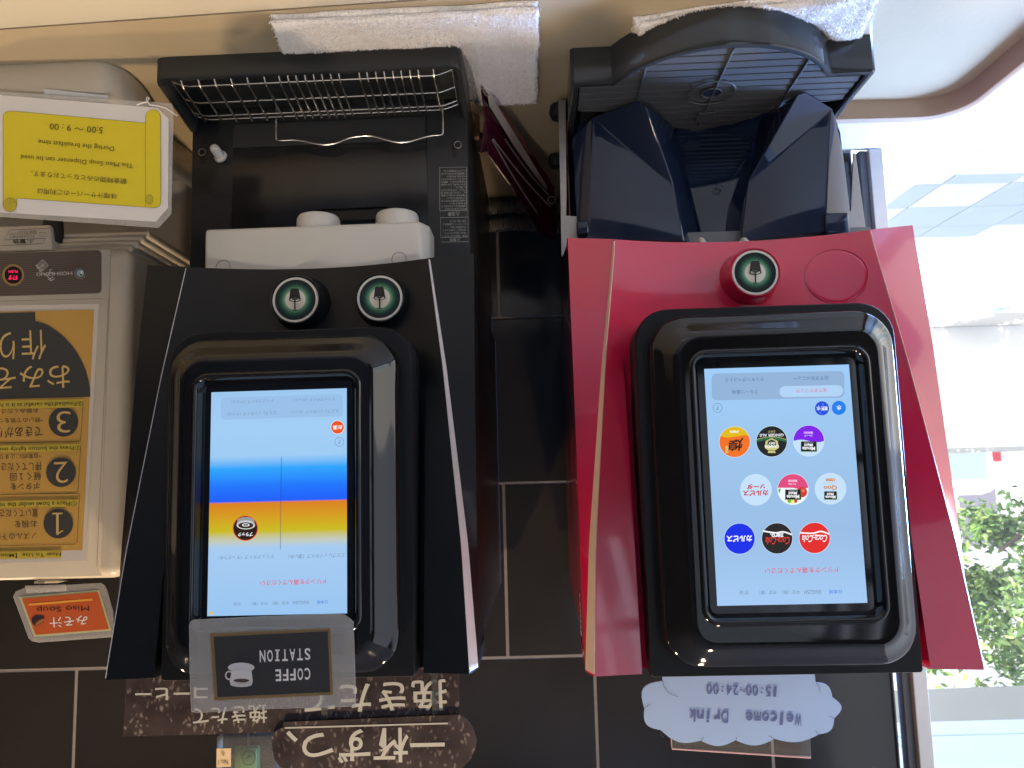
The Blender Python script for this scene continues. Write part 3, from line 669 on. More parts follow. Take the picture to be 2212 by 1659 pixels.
for dx, dy, r in ((-4, 9, 1.2), (2, -9, 1.3), (6, 7, .7), (-7, -6, .8), (0, 12, .8)): S.disc((1775.7 + dx, 882 + dy), r, glow('bubble', (150, 190, 250)), 2, 10)
S.disc((1550, 881), 10.3, G_TXT, 1, hole=.9); rw('?', 1552.5, 1547.5, 876, 886, G_TXT)
R = 33
def cdisc(c, rgb, nm, rim=True):
    if rim: S.disc(c, R + 1.0, glow('icon_rim', (206, 230, 252)), 1)
    S.disc(c, R, glow(nm, rgb), 2)
def cap(c, rgb, nm, f, bulge=-.12, lay=3, up=False, n=26):
    """coloured segment of a disc on the side towards the picture's top (the foot of the icon)"""
    pts = []; a0 = math.asin(max(-1, min(1, f)))
    for i in range(n + 1):
        a = math.pi - a0 + (math.pi + 2 * a0) * i / n if not up else a0 + (math.pi - 2 * a0) * i / n
        pts.append((c[0] + R * math.cos(a) * (-1 if False else 1), c[1] + R * math.sin(a)))
    e, s0 = pts[-1], pts[0]
    for i in range(1, 8):
        t = i / 8; pts.append((e[0] + (s0[0] - e[0]) * t, e[1] + (s0[1] - e[1]) * t + R * bulge * math.sin(t * 2 * math.pi)))
    S.poly(pts, glow(nm, rgb), lay)
K_W = G_WH
# upper row in use order: cola, cola zero, lactic
c = (1759.6, 1162); cdisc(c, (226, 38, 34), 'cola_red')
S.line(smooth_path([(c[0] + 32, c[1] - 9, 0), (c[0] + 14, c[1] - 15, 0), (c[0] - 4, c[1] - 10, 0), (c[0] - 31, c[1] - 11, 0)], 6) and [(p.x, p.y) for p in smooth_path([(c[0] + 32, c[1] - 8, 0), (c[0] + 14, c[1] - 14, 0), (c[0] - 4, c[1] - 10, 0), (c[0] - 31, c[1] - 11, 0)], 6)], 3.2, K_W, 3, 'icon')
rw('Coca‑Cola' if False else 'Coca-Cola', c[0] + 27, c[0] - 27, c[1] - 6, c[1] + 9, K_W, bold=.01, shear=.35, lay=4)
S.line([(c[0] + 20, c[1] - 5.5), (c[0] + 2, c[1] - 6.5), (c[0] - 8, c[1] - 4)], 1.2, K_W, 4, 'icon')
c = (1678.7, 1163); cdisc(c, (34, 28, 26), 'zero_black')
S.line([(p.x, p.y) for p in smooth_path([(c[0] + 32, c[1] - 8, 0), (c[0] + 14, c[1] - 14, 0), (c[0] - 4, c[1] - 12, 0), (c[0] - 31, c[1] - 16, 0)], 6)], 3.2, K_W, 3, 'icon')
rw('Coca-Cola', c[0] + 27, c[0] - 25, c[1] - 3, c[1] + 13, glow('zero_red', (226, 60, 52)), bold=.01, shear=.35, lay=4)
rw('zero.', c[0] + 14, c[0] - 15, c[1] - 11, c[1] - 3, K_W, bold=.03, lay=5)
c = (1597.6, 1163.6); cdisc(c, (12, 40, 232), 'lactic_blue'); rw('カルピス', c[0] + 27, c[0] - 28, c[1] - 7, c[1] + 7, K_W, bold=.04, lay=3)
# middle row
def minute(c, k=1.0, dy=0):
    w, h = 17 * k, 10.5 * k
    S.poly([(c[0] + w + .8, c[1] + dy + h), (c[0] + w, c[1] + dy + h + 1.6), (c[0] - w, c[1] + dy + h + 1.2), (c[0] - w, c[1] + dy - h), (c[0] + w, c[1] + dy - h)], glow('carton_green', (96, 128, 44)), 4)
    S.poly([(c[0] + w, c[1] + dy + h), (c[0] - w, c[1] + dy + h), (c[0] - w + .8, c[1] + dy - h), (c[0] + w - .8, c[1] + dy - h)], glow('carton_black', (20, 18, 18)), 5)
    rw('Minute', c[0] + w * .8, c[0] - w * .8, c[1] + dy + h * .1, c[1] + dy + h * .85, K_W, bold=.03, lay=6); rw('Maid', c[0] + w * .5, c[0] - w * .55, c[1] + dy - h * .55, c[1] + dy + h * .05, K_W, bold=.03, lay=6)
    rw('ミニッツメイド', c[0] + w * .6, c[0] - w * .6, c[1] + dy - h * .9, c[1] + dy - h * .62, K_W, lay=6)
G_PALE = (196, 224, 250)
c = (1794, 1055.7); cdisc(c, G_PALE, 'icon_pale'); minute(c, .8, 14)
G_OR = glow('brand_orange', (206, 130, 60)); rw('Qoo', c[0] + 14, c[0] - 15, c[1] - 8, c[1] + 3, G_OR, bold=.03, lay=3); rw('すっきりオレンジ', c[0] + 14, c[0] - 15, c[1] - 14, c[1] - 10.5, G_OR, lay=3)
S.rr(c[0] - 10, c[1] - 22, c[0] + 10, c[1] - 16.5, 1, G_OR, 3); rw('果汁１０％', c[0] + 8.5, c[0] - 8.5, c[1] - 21, c[1] - 17.5, K_W, lay=4)
c = (1713, 1057); cdisc(c, (240, 250, 255), 'icon_white'); cap(c, (224, 72, 126), 'apple_pink', -.1, .08)
S.disc((c[0] + 19, c[1] + 6), 11.5, glow('apple_red', (206, 52, 30)), 3); S.disc((c[0] + 22, c[1] + 3), 4, glow('apple_shine', (236, 110, 84)), 4)
S.disc((c[0] - 2, c[1] + 25), 9.5, glow('apple_flesh', (236, 240, 150)), 3, ry=6.5); S.disc((c[0] - 8, c[1] + 25), 4, glow('apple_leaf', (120, 176, 40)), 4, ry=4.5); S.disc((c[0] + 6, c[1] + 25), 3.4, glow('apple_red', (206, 52, 30)), 4, ry=4.5); S.poly([(c[0] - 32, c[1] + 4), (c[0] - 31, c[1] - 2), (c[0] - 26, c[1] - 1), (c[0] - 29, c[1] + 9)], glow('apple_leaf', (120, 176, 40)), 4)
minute(c, 1.0, 11); rw('アップル', c[0] + 6.5, c[0] - 10.5, c[1] - 13.5, c[1] - 9.5, K_W, bold=.02, lay=4); S.rr(c[0] - 11, c[1] - 21, c[0] + 9.5, c[1] - 15.5, 1, glow('badge_pink', (250, 150, 190)), 4); rw('果汁１００％', c[0] + 8, c[0] - 9, c[1] - 20, c[1] - 16.5, K_W, lay=5)
c = (1633, 1058); cdisc(c, G_PALE, 'icon_pale'); G_CR = glow('soda_red', (200, 44, 66)); rw('カルピス', c[0] + 27, c[0] - 28, c[1] + 1, c[1] + 13, G_CR, bold=.045, lay=3); rw('ソーダ', c[0] + 20, c[0] - 20, c[1] - 12.5, c[1] - 1, G_CR, bold=.045, lay=3)
# lower row
c = (1747, 952); cdisc(c, G_PALE, 'icon_pale'); cap(c, (124, 26, 232), 'grape_purple', .02, .09)
minute(c, 1.0, 12); rw('グレープ', c[0] + 8, c[0] - 9.5, c[1] - 13, c[1] - 9, K_W, bold=.02, lay=4); S.rr(c[0] - 11, c[1] - 20, c[0] + 9.5, c[1] - 14.5, 1, glow('badge_violet', (190, 130, 250)), 4); rw('果汁１０％', c[0] + 8, c[0] - 9, c[1] - 19, c[1] - 15.5, K_W, lay=5)
c = (1667, 953.5); cdisc(c, (26, 28, 28), 'ale_black')
S.line([(p.x, p.y) for p in smooth_path([(c[0] + 32, c[1] - 2, 0), (c[0] + 12, c[1] - 6, 0), (c[0] - 12, c[1] - 6, 0), (c[0] - 32, c[1] - 2, 0)], 6)], 6.5, glow('ale_green', (38, 104, 62)), 3, 'icon'); S.line([(p.x, p.y) for p in smooth_path([(c[0] + 32, c[1] - 4, 0), (c[0] + 12, c[1] - 9, 0), (c[0] - 12, c[1] - 9, 0), (c[0] - 32, c[1] - 4, 0)], 6)], .9, glow('ale_gold', (206, 200, 130)), 4, 'icon')
S.poly([(c[0] - 15, c[1] + 14), (c[0] - 13, c[1] - 1), (c[0], c[1] - 7), (c[0] + 13, c[1] - 1), (c[0] + 15, c[1] + 14), (c[0] + 8, c[1] + 19), (c[0] - 8, c[1] + 19)], glow('ale_gold', (206, 200, 130)), 4)
S.poly([(c[0] - 10, c[1] + 10), (c[0] - 8, c[1] - 1), (c[0], c[1] - 4), (c[0] + 8, c[1] - 1), (c[0] + 10, c[1] + 10)], glow('ale_dark', (50, 56, 40)), 5)
S.poly([(c[0] - 7, c[1] + 20), (c[0] + 7, c[1] + 20), (c[0] + 8.5, c[1] + 25), (c[0] - 8.5, c[1] + 25)], glow('ale_gold', (206, 200, 130)), 4)
rw('CANADA', c[0] + 15.5, c[0] - 15.5, c[1] + 8, c[1] + 14, K_W, bold=.03, lay=6); rw('DRY', c[0] + 7, c[0] - 7.5, c[1] + 1.5, c[1] + 6.5, K_W, bold=.03, lay=6)
rw('GINGER ALE', c[0] + 26, c[0] - 26, c[1] - 16.5, c[1] - 10.5, K_W, bold=.015, lay=5); rw('DRY', c[0] + 7, c[0] - 8, c[1] - 23.5, c[1] - 19, glow('ale_gold', (206, 200, 130)), lay=5)
c = (1587, 954.5); cdisc(c, (242, 112, 22), 'tea_orange'); cap(c, (226, 186, 10), 'tea_yellow', -.38, -.1)
rw('煌', c[0] + 19, c[0] - 14, c[1] - 9, c[1] + 20, glow('brush_black', (36, 18, 8)), bold=.02, shear=.12, lay=4); rw('烏龍茶', c[0] + 9, c[0] - 11, c[1] - 24.5, c[1] - 19.5, K_W, bold=.02, lay=4)
S.rr(c[0] - 20, c[1] + 9, c[0] - 14, c[1] + 24, 1, glow('tea_tag', (226, 198, 110)), 4); rw('ファン', c[0] - 15, c[0] - 19, c[1] + 11, c[1] + 22, glow('tag_green', (80, 96, 40)), lay=5)
rw('ドリンクを選んでください', 1810, 1652, 1226, 1238, G_RED, bold=.006)
for t, a, b, mt in (('日本語', 1818, 1791, G_BLUE), ('ENGLISH', 1773, 1737, G_TXT), ('中文（簡）', 1727, 1690, G_TXT), ('中文（繁）', 1677, 1640, G_TXT), ('한글', 1617, 1597, G_TXT)):
    row(S, t, a, b, 1274 + (1818 - a) * .010, 1282.5 + (1818 - a) * .010, mt, sl=.012)
S.build()
badge(rd, (1632, 588), 52, M_RED)
# blank round cover plate on the door
q = rd.pix((1805, 597), y=.098)
md = MD(); n = 56; pr = []
for k in range(n):
    a = 2 * math.pi * k / n; x, z = q.x + .0315 * math.cos(a), q.z + .0315 * math.sin(a); pr.append((x, z))
rings = []
for s_, dy in ((1.0, .001), (1.0, -.0008), (.99, -.0012), (.975, -.0009), (.965, -.0004), (.955, -.0006), (.85, -.0006), (.7, -.0006), (.5, -.0006), (.3, -.0006), (.02, -.0006)):
    rings.append([Vector((q.x + (x - q.x) * s_, door_y(q.x + (x - q.x) * s_, q.z + (z - q.z) * s_) + dy, q.z + (z - q.z) * s_)) for x, z in pr])
md = MD(); loft(md, rings, cap1=True); rd.part('blank_cover', md, M_RED, smooth=True)
# lower column, steel side plates
md = MD(); box(md, -.175, .178, .268, .635, .0, .262, bev=.003); col_ = rd.part('column', md, M_NAVY)
md = MD(); box(md, .1795, .1815, .255, .635, .02, .262, bev=.0005); rd.part('side_panel', md, M_REDBODY)
def rp(px, y): return rd.pix(px, y=y)
md = MD(); prism(md, [rp(p, .232) for p in ((1206, 215), (1222, 215), (1224, 420), (1223, 465), (1272, 470), (1272, 520), (1230, 520), (1222, 535), (1216, 552), (1213, 552))], (0, .004, 0), bev=.0004); rd.part('side_plate', md, M_STEEL)
md = MD(); prism(md, [rp(p, .232) for p in ((1844, 330), (1848, 330), (1872, 508), (1790, 516), (1795, 470), (1838, 455))], (0, .004, 0), bev=.0004); rd.part('side_plate', md, M_STEEL)
md = MD(); prism(md, [rp(p, .226) for p in ((1272, 509), (1880, 490), (1880, 545), (1272, 550))], (0, .004, 0)); rd.part('nozzle_plate', md, mat('dull_steel', (0.16, 0.16, 0.16), rough=.5, metal=.6))
for px in (1513, 1606):
    q = rp((px, 511), .2); md = MD(); lathe(md, [(.003, .002), (.006, .006), (.008, .02)], q, (0, 0, 1), 14); rd.part('nozzle', md, M_BEIGE, smooth=True)
# smoked splash guard with two fins
sg = MD()
def V3(px, y): return rd.pix(px, y=y)
A1 = V3((1284, 259), .205); A2 = V3((1378, 219), .166); A3 = V3((1397, 233), .168); A4 = V3((1455, 399), .212); A5 = V3((1478, 520), .214); A6 = V3((1272, 516), .208); A0 = V3((1262, 300), .215); A7 = V3((1247, 490), .222); A8 = V3((1238, 265), .240); A9 = V3((1236, 300), .226)
B1 = V3((1794, 240), .205); B2 = V3((1740, 201), .166); B3 = V3((1720, 207), .168); B4 = V3((1615, 394), .212); B5 = V3((1600, 520), .214); B6 = V3((1783, 500), .208); B7 = V3((1836, 455), .222); B8 = V3((1815, 285), .228)
C1 = V3((1458, 272), .262); C2 = V3((1640, 262), .262); C3 = V3((1520, 522), .262); C4 = V3((1590, 522), .262)
def guard(pts, name, rnd=True):
    md = MD(); bm = bmesh.new(); vs = [bm.verts.new(p) for p in pts[0]]
    for f in pts[1]: bm.faces.new([vs[i] for i in f])
    bmesh.ops.recalc_face_normals(bm, faces=bm.faces[:])
    bmesh.ops.bevel(bm, geom=[e for e in bm.edges if len(e.link_faces) == 2], offset=.0022, segments=3, profile=.5, affect='EDGES')
    r = bmesh.ops.solidify(bm, geom=bm.faces[:], thickness=.0018) if False else None
    from_bm(md, bm); return rd.part(name, md, M_NAVY, smooth=True)
A3b = V3((1430, 300), .235); B3b = V3((1650, 285), .235)
guard(([A1, A2, A3, A4, A5, A6, C1, C3, A7, A9], [[0, 1, 2, 3], [0, 3, 4, 5], [2, 6, 3], [3, 6, 7, 4], [0, 5, 8, 9]]), 'splash_guard')
guard(([B1, B2, B3, B4, B5, B6, C2, C4, B7, B8], [[0, 1, 2, 3], [0, 3, 4, 5], [2, 6, 3], [3, 6, 7, 4], [0, 5, 8, 9]][::-1]), 'splash_guard')
for pa, pb, pc in (((1245, 470), (1270, 455), (1272, 496)), ((1832, 452), (1785, 462), (1783, 497))):
    q = V3(pa, .206); r_ = V3(pc, .206); md = MD(); box(md, min(q.x, r_.x), max(q.x, r_.x), .204, .225, min(q.z, r_.z) + .004, max(q.z, r_.z) + .006, bev=.003, seg=3); rd.part('guard_tab', md, M_NAVY, smooth=True)
q = V3((1553, 405), .2605); md = MD(); tube(md, [(q.x + .0045 * math.cos(t * .5236), .2615, q.z + .0045 * math.sin(t * .5236)) for t in range(12)], .0005, 5, closed=True); rd.part('moulded_ring', md, M_NAVY, smooth=True)
# curved drip tray with slats
TZ = .046
xc, rx, ry = .004, .128, .072
def contour(d=0.0, n=28):
    """plan outline of the tray, inset by d, from the rear right round the front"""
    P = []
    x0, x1, yl, yb = -.176, .180, .1215, .30
    P.append((x1 - d, yb - d)); P.append((x1 - d, yl + .004 + d)); P.append((x1 - .004 - d, yl + d))
    xa = xc + rx - d * .4; xb = xc - rx + d * .4
    P.append((xa + .003 + d * .55, yl + d))
    for i in range(n + 1):
        u = 1 - 2 * i / n; h = rx - d * .4; Rc = (h * h + ry * ry) / (2 * ry); P.append((xc + h * u, yl + d - (math.sqrt(Rc * Rc - (h * u) ** 2) - (Rc - ry))))
    P.append((xb - .003 - d * .55, yl + d)); P.append((x0 + .004 + d, yl + d)); P.append((x0 + d, yl + .004 + d)); P.append((x0 + d, yb - d))
    return P
def ring(d, z): return [Vector((x, y, z)) for x, y in contour(d)]
md = MD(); loft(md, [ring(0, 0), ring(0, TZ - .003), ring(.0012, TZ - .0006), ring(.003, TZ), ring(.0075, TZ - .0003), ring(.009, TZ - .002), ring(.0095, .022)], cap0=True, cap1=True)
tray = rd.part('drip_tray', md, M_TRAY, smooth=True)
inner_ = contour(.011)
def span(y):
    xs = []
    for (xa, ya), (xb, yb) in zip(inner_, inner_[1:]):
        if (ya - y) * (yb - y) < 0: xs.append(xa + (xb - xa) * (y - ya) / (yb - ya))
    return (min(xs), max(xs)) if len(xs) >= 2 else None
y = .064; 
while y < .262:
    s_ = span(y); s2 = span(y + .0105)
    for_c = lambda yy: math.sqrt(max(.0, .104 ** 2 - (yy - .160) ** 2)) if yy > .205 else 9
    if s_ and s2:
        s_ = (max(s_[0], xc - for_c(y)), min(s_[1], xc + for_c(y))); s2 = (max(s2[0], xc - for_c(y + .0105)), min(s2[1], xc + for_c(y + .0105)))
        md = MD(); prism(md, [(s_[0], y, TZ - .0045), (s_[1], y, TZ - .0045), (s2[1], y + .0105, TZ - .0030), (s2[0], y + .0105, TZ - .0030)], (0, 0, -.003), bev=.0005, seg=1); rd.part('slat', md, M_SLAT, tray)
    y += .0150
for x in (-.088, .004, .096):
    s_ = [q for q in inner_ if abs(q[0] - x) < .02]; y0 = min(q[1] for q in s_) + .003
    md = MD(); box(md, x - .0012, x + .0012, y0, .255, TZ - .007, TZ - .0012, bev=.0004, seg=1); rd.part('rib', md, M_SLAT, tray)
q = rd.pix((1537, 203), z=TZ)
for rr_ in (.0285, .0115):
    md = MD(); tube(md, [(q.x + rr_ * math.cos(t * math.pi / 24), q.y + rr_ * math.sin(t * math.pi / 24) * 1.0, TZ - .0012) for t in range(48)], .0010, 6, closed=True); rd.part('target_ring', md, M_SLAT, tray, smooth=True)
md = MD(); lathe(md, [(.0108, -.0005), (.0108, .0)], (q.x, q.y, TZ - .0018), (0, 0, 1), 24); rd.part('target_disc', md, M_NAVY, tray)
q = rd.pix((1523, 255), z=TZ); md = MD(); box(md, q.x - .011, q.x + .011, q.y - .012, q.y + .014, TZ - .003, TZ - .0008, bev=.0007); rd.part('grip_tab', md, M_SLAT, tray)
md = MD(); lathe(md, [(.006, 0), (.012, .002), (.014, .012), (.011, .020)], (.19, .262, 0), (0, 0, 1), 20); rd.part('rubber_foot', md, M_RUBBER, smooth=True)
md = MD(); lathe(md, [(.006, 0), (.012, .002), (.014, .012), (.011, .020)], (.19, .43, 0), (0, 0, 1), 20); rd.part('rubber_foot', md, M_RUBBER, smooth=True)
md = MD(); lathe(md, [(.006, 0), (.014, .002), (.017, .014), (.012, .022)], (-.186, .33, 0), (0, 0, 1), 20); cf.part('rubber_foot', md, M_RUBBER, smooth=True)
# rating sticker on the red side panel
x_ = .1876
M_STK = mat('white_sticker', (0.62, 0.60, 0.58), rough=.5)
q0 = rd.pix((1247, 1298), y=.16); zs = (rd.pix((1246, 1297), y=.16).z, rd.pix((1250, 1392), y=.16).z)
md = MD(); md.add([(x_, .182, zs[0]), (x_, .214, zs[0]), (x_, .214, zs[1]), (x_, .182, zs[1])], [[0, 1, 2, 3]]); stk = rd.part('sticker', md, M_STK)
md = MD()
for k, (a, b, u0, u1) in enumerate(((.80, .97, .1, .9), (.66, .72, .2, .8), (.52, .58, .15, .9), (.40, .46, .1, .8), (.26, .32, .2, .9), (.14, .17, .1, .9), (.06, .09, .1, .9))):
    z = zs[1] + (zs[0] - zs[1]) * 1.0; H = zs[1] - zs[0]
    md.add([(x_ + .0003, .182 + .032 * u, zs[0] + H * (1 - t)) for u, t in ((u0, a), (u1, a), (u1, b), (u0, b))], [[0, 1, 2, 3]])
rd.part('sticker_print', md, mat('grey_ink', (0.12, 0.12, 0.13), rough=.6), stk)

# ------------------------------------------------------------------ miso soup dispenser
ms = Thing('soup_dispenser', 'beige miso soup dispenser with a brown control band and orange instruction poster', 'soup dispenser', (.66, .97, CT), 1)
def mp(px, y=0.0): return ms.pix(px, y=y)
xr = mp((281, 900), .012).x
zb_, zt_ = mp((120, 536)).z, mp((120, 1254)).z
md = MD(); box(md, xr, .30, .0, .36, zb_, zt_, bev=.016, seg=5); mb = ms.part('body', md, M_BEIGE, smooth=True)
xf = mp((239, 600)).x
md = MD(); box(md, xf + .0004, .29, -.0012, .01, zb_ + .004, zt_ - .004, bev=.001); ms.part('front_panel', md, mat('warm_beige_panel', (0.53, 0.475, 0.39), rough=.38, noise=.05, nscale=14), mb, smooth=True)
# ribbed neck below the front
for k in range(4):
    z1 = zb_ + .006 - .0085 * k; x0 = xr + .004 - .0045 * k
    md = MD(); box(md, x0, .28, .012 + .006 * k, .34, z1 - .0105, z1, bev=.0035, seg=3); ms.part('neck_rib', md, M_BEIGE, mb, smooth=True)
md = MD(); box(md, mp((398, 420), .18).x, .30, .18, .38, .0, zb_ + .02, bev=.012, seg=4); ms.part('column', md, M_BEIGE, smooth=True)
# nozzle block with warning label
a = mp((0, 486), .004); b = mp((112, 534), .004)
md = MD(); prism(md, [(b.x, .004, b.z + .004), (a.x + .03, .004, b.z + .004), (a.x + .03, .004, a.z + .001), (b.x + .004, .004, a.z + .001)], (0, .05, 0), bev=.004, seg=3); nb = ms.part('nozzle_block', md, M_BEIGE, mb, smooth=True)
S = Sheet(ms, .004, nb, .0004)
S.line([(7, 516), (25, 495), (109, 492), (93, 527)] if False else [(2, 531), (20, 497), (107, 493), (93, 526)], .9, M_INK, 2, 'label_frame', closed=True); S.line([(10, 518.5), (98, 515)], .9, M_INK, 2, 'label_frame')
row(S, '⚠警告', 74, 27, 516.5, 526, M_INK, bold=.012); row(S, 'やけどのおそれあり', 75, 22, 508.5, 513.5, M_INK); row(S, '注ぎ口に手を入れるとやけど', 80, 17, 502.5, 507, M_INK, sl=.035); row(S, 'の原因になります。', 80, 38, 498.3, 502, M_INK)
S.line([(85, 502), (100, 502.5), (91, 512)], 1.0, M_INK, 2, 'label_frame', closed=True); S.build()
q = mp((113, 478), .02); md = MD(); lathe(md, [(.004, -.02), (.0105, -.018), (.0115, -.004), (.0130, .01), (.0130, .03)], (q.x, .022, q.z), (0, 0, 1), 24); ms.part('nozzle', md, M_RUBBER, smooth=True)
# rounded drip base
pts = [ms.pix(p, z=0.0) for p in ((-120, 143), (0, 138), (100, 133), (190, 130), (225, 132), (252, 140), (275, 152), (298, 171), (318, 196), (335, 226), (349, 258), (355, 280))]
pts = smooth_path(pts, 4); cen = Vector((.05, .3, 0))
base_in = lambda d, z: [Vector((p.x, p.y, z)) + (cen - p).normalized() * d for p in pts] + [Vector((xr - .02 + d, .30, z)), Vector((.30, .30, z)), Vector((.30, pts[0].y + d, z))]
md = MD(); loft(md, [base_in(0.003, 0.0), base_in(0, .004), base_in(0, .034), base_in(.002, .041), base_in(.007, .045), base_in(.016, .0462), base_in(.020, .0445), base_in(.024, .036)], cap0=True, cap1=True); ms.part('drip_base', md, M_BEIGE, smooth=True)
# control band
M_BAND2 = mat('brown_pinstripe_band', (0.085, 0.066, 0.056), rough=.42)
nt = M_BAND2.node_tree; tc = nt.nodes.new('ShaderNodeTexCoord'); wv = nt.nodes.new('ShaderNodeTexWave'); wv.bands_direction = 'Z'; wv.inputs['Scale'].default_value = 110
cr = nt.nodes.new('ShaderNodeMix'); cr.data_type = 'RGBA'; cr.inputs['A'].default_value = (.072, .055, .047, 1); cr.inputs['B'].default_value = (.115, .092, .080, 1)
nt.links.new(tc.outputs['Object'], wv.inputs['Vector']); nt.links.new(wv.outputs['Fac'], cr.inputs['Factor']); nt.links.new(cr.outputs['Result'], nt.nodes['Principled BSDF'].inputs['Base Color'])
S = Sheet(ms, -.0016, mb, .0005)
band = [mp(p, -.0012) for p in S.rr(-160, 546.5, 219, 639, 8, None, slope=-.03, out=True)]
md = MD(); prism(md, band, (0, -.0012, 0)); cb = ms.part('control_band', md, M_BAND2, mb)
S = Sheet(ms, -.0026, cb, .0004)
G_LED = glow('red_led', (255, 40, 90), 1.3)
S.disc((28.5, 594), 23.6, mat('gold_ring', (0.42, 0.27, 0.10), rough=.35, metal=.3), 1, 48, 'button_ring'); S.disc((28.5, 594), 18.8, mat('button_black', (0.012, 0.006, 0.008), rough=.2), 2, 48, 'push_button')
row(S, '押す', 38, 17, 594, 605, G_LED, bold=.025, lay=3); row(S, 'PUSH', 38, 18.5, 583.5, 589.5, G_LED, bold=.01, lay=3)
M_SLV = mat('silver_print', (0.50, 0.48, 0.47), rough=.4)
row(S, 'HOSHIZAKI', 156, 79, 587.5, 595, M_SLV, bold=.02, lay=3)
S.disc((173.6, 590), 11.8, M_SLV, 1, 36, 'roundel'); S.disc((173.6, 590), 11, mat('roundel_dark', (.05, .05, .055), rough=.4), 2, 36, 'roundel'); S.disc((173.6, 590), 8.2, mat('roundel_blue', (.30, .42, .47), rough=.4), 3, 36, 'roundel')
S.poly([(172, 583), (177, 584), (177, 594), (175, 597), (173, 594), (175, 588)], M_INK, 4, 'roundel'); S.disc((176, 588), 2.4, M_INKW, 5, 14, 'roundel', ry=4)
def dia(c, r): return [(c[0], c[1] - r), (c[0] + r, c[1]), (c[0], c[1] + r), (c[0] - r, c[1])]
S.line(dia((92, 573), 12), 1.8, M_SLV, 2, 'crest', closed=True); S.line(dia((92, 573), 8), 1.0, M_SLV, 2, 'crest', closed=True); row(S, '米', 97, 87, 568, 578, M_SLV, bold=.02, lay=2)
for a_, b_ in (((77, 572), (90, 588)), ((80, 580), (90, 575)), ((98, 592), (112, 607)), ((104, 604), (115, 598)), ((108, 607), (118, 602)), ((100, 596), (108, 589)), ((84, 586), (93, 581))): S.line([a_, b_], 1.9, M_SLV, 2, 'crest')
S.line([(112, 583), (108, 582), (107, 586), (111, 590), (116, 591)], 1.8, M_SLV, 2, 'crest')
S.build()
# instruction poster under a clear cover
pf = mat('poster_white', (0.62, 0.57, 0.52), rough=.5, noise=.05, nscale=8); po = mat('poster_orange', (0.56, 0.33, 0.075), rough=.45, noise=.06, nscale=6); pg = mat('poster_charcoal', (0.060, 0.060, 0.058), rough=.25); pt = mat('yellow_tape', (0.56, 0.44, 0.055), rough=.45); pk = mat('poster_gold', (0.66, 0.46, 0.16), rough=.45); pb = mat('poster_brown_text', (0.055, 0.042, 0.035), rough=.6); px_ = mat('poster_cut', (0.66, 0.42, 0.14), rough=.5)
S = Sheet(ms, -.0014, mb, .0004)
S.poly([(-160, 663), (214, 656), (183, 1210), (-160, 1222)], pf, 1, 'poster')
S.poly([(-160, 676), (203, 669), (178, 1188), (-160, 1196)], po, 2, 'poster')
S.poly([(-160, 680), (76, 674), (76, 693), (90, 697), (105, 703), (122, 714), (138, 727), (153, 743), (165, 759), (176, 778), (185, 798), (191, 820), (194.5, 840), (195, 857), (-160, 866)], pg, 3, 'poster')
S.text('作り', (98, 712), (-2, 716), 64, pk, bold=-.004, lay=4); S.text('おみそ', (150, 787), (-12, 793), 50, pk, bold=0.0, lay=4)
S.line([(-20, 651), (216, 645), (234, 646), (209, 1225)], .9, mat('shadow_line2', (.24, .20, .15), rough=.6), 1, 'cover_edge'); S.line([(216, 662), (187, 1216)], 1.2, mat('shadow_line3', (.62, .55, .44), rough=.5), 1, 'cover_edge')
for (yt, xe, n, c, yb2) in ((880, 177, '3', (137, 911), 954), (977, 171.5, '2', (131.5, 1020), 1065), (1078, 169.5, '1', (126, 1131), 1176)):
    pts2 = [(-160, yt - 8), (xe - 4 + 6.5, yt - 12), (xe + 2.5, yt - 8), (xe - .5 - 2.5, yb2 - 5), (xe - 8, yb2 - .5), (-160, yb2 + 6)]
    S.line(pts2, 1.0, pb, 3, 'poster_frame')
    S.disc(c, 32, pg, 4, 48, 'numeral_disc')
def tape(y, xs, xe, h, txt, tx, te, ty, th_):
    S.poly([(-160, y + 6), (xs, y), (xs - 1, y + h), (-160, y + h + 6)], pt, 5, 'tape')
    S.text(txt, (tx, ty), (te, ty + (tx - te) * .025), th_, M_INK, bold=.004, lay=6)
tape(862.5, 180, 0, 17.5, '③Finished!(Be careful as it is hot)', 179, -16, 864.5, 12.5)
tape(959, 174, 0, 15, '②Press the botton lightly once', 174, -10, 960.5, 12)
tape(1079, 169, 0, 15, '①Place a bowl under the nozzle', 166, -26, 1082, 11.5)
tape(1189, 133, 0, 16, 'How To Use【Miso Soup】', 131, -42, 1191, 12)
for n, c, w in (('3', (137, 911), 15), ('2', (131.5, 1020), 15), ('1', (126, 1131), 7)):
    if n == '1':
        S.line([(c[0] - 2, c[1] - 20), (c[0] - 2, c[1] + 24)], 5.5, pk, 5); S.line([(c[0] - 13, c[1] - 21.5), (c[0] + 9, c[1] - 22)], 3.4, pk, 5); S.line([(c[0] - 2, c[1] + 22), (c[0] + 10, c[1] + 15)], 3, pk, 5)
    else: S.text(n, (c[0] + w, c[1] - 23), (c[0] - w, c[1] - 22.3), 46, pk, bold=-.012, lay=5)
for t, a_, e, y0, h in (('できあがり', 92, -8, 921, 23), ('*熱いので気をつけて', 93, -30, 901, 11), ('お飲みください', 82, -12, 882, 10.5), ('*自動的に止まります', 89, -28, 979, 11), ('押してください', 90, -14, 998, 18), ('軽く１回', 88, 21, 1020, 17), ('ボタンを', 87, 22, 1043, 14.5), ('置いてください', 82, -16, 1099, 17), ('お椀を', 79, 31, 1124, 16), ('ノズルの下に', 79, -12, 1150, 15)):
    S.text(t, (a_, y0), (e, y0 + (a_ - e) * .025), h, pb, bold=.004, lay=4)
S.build()
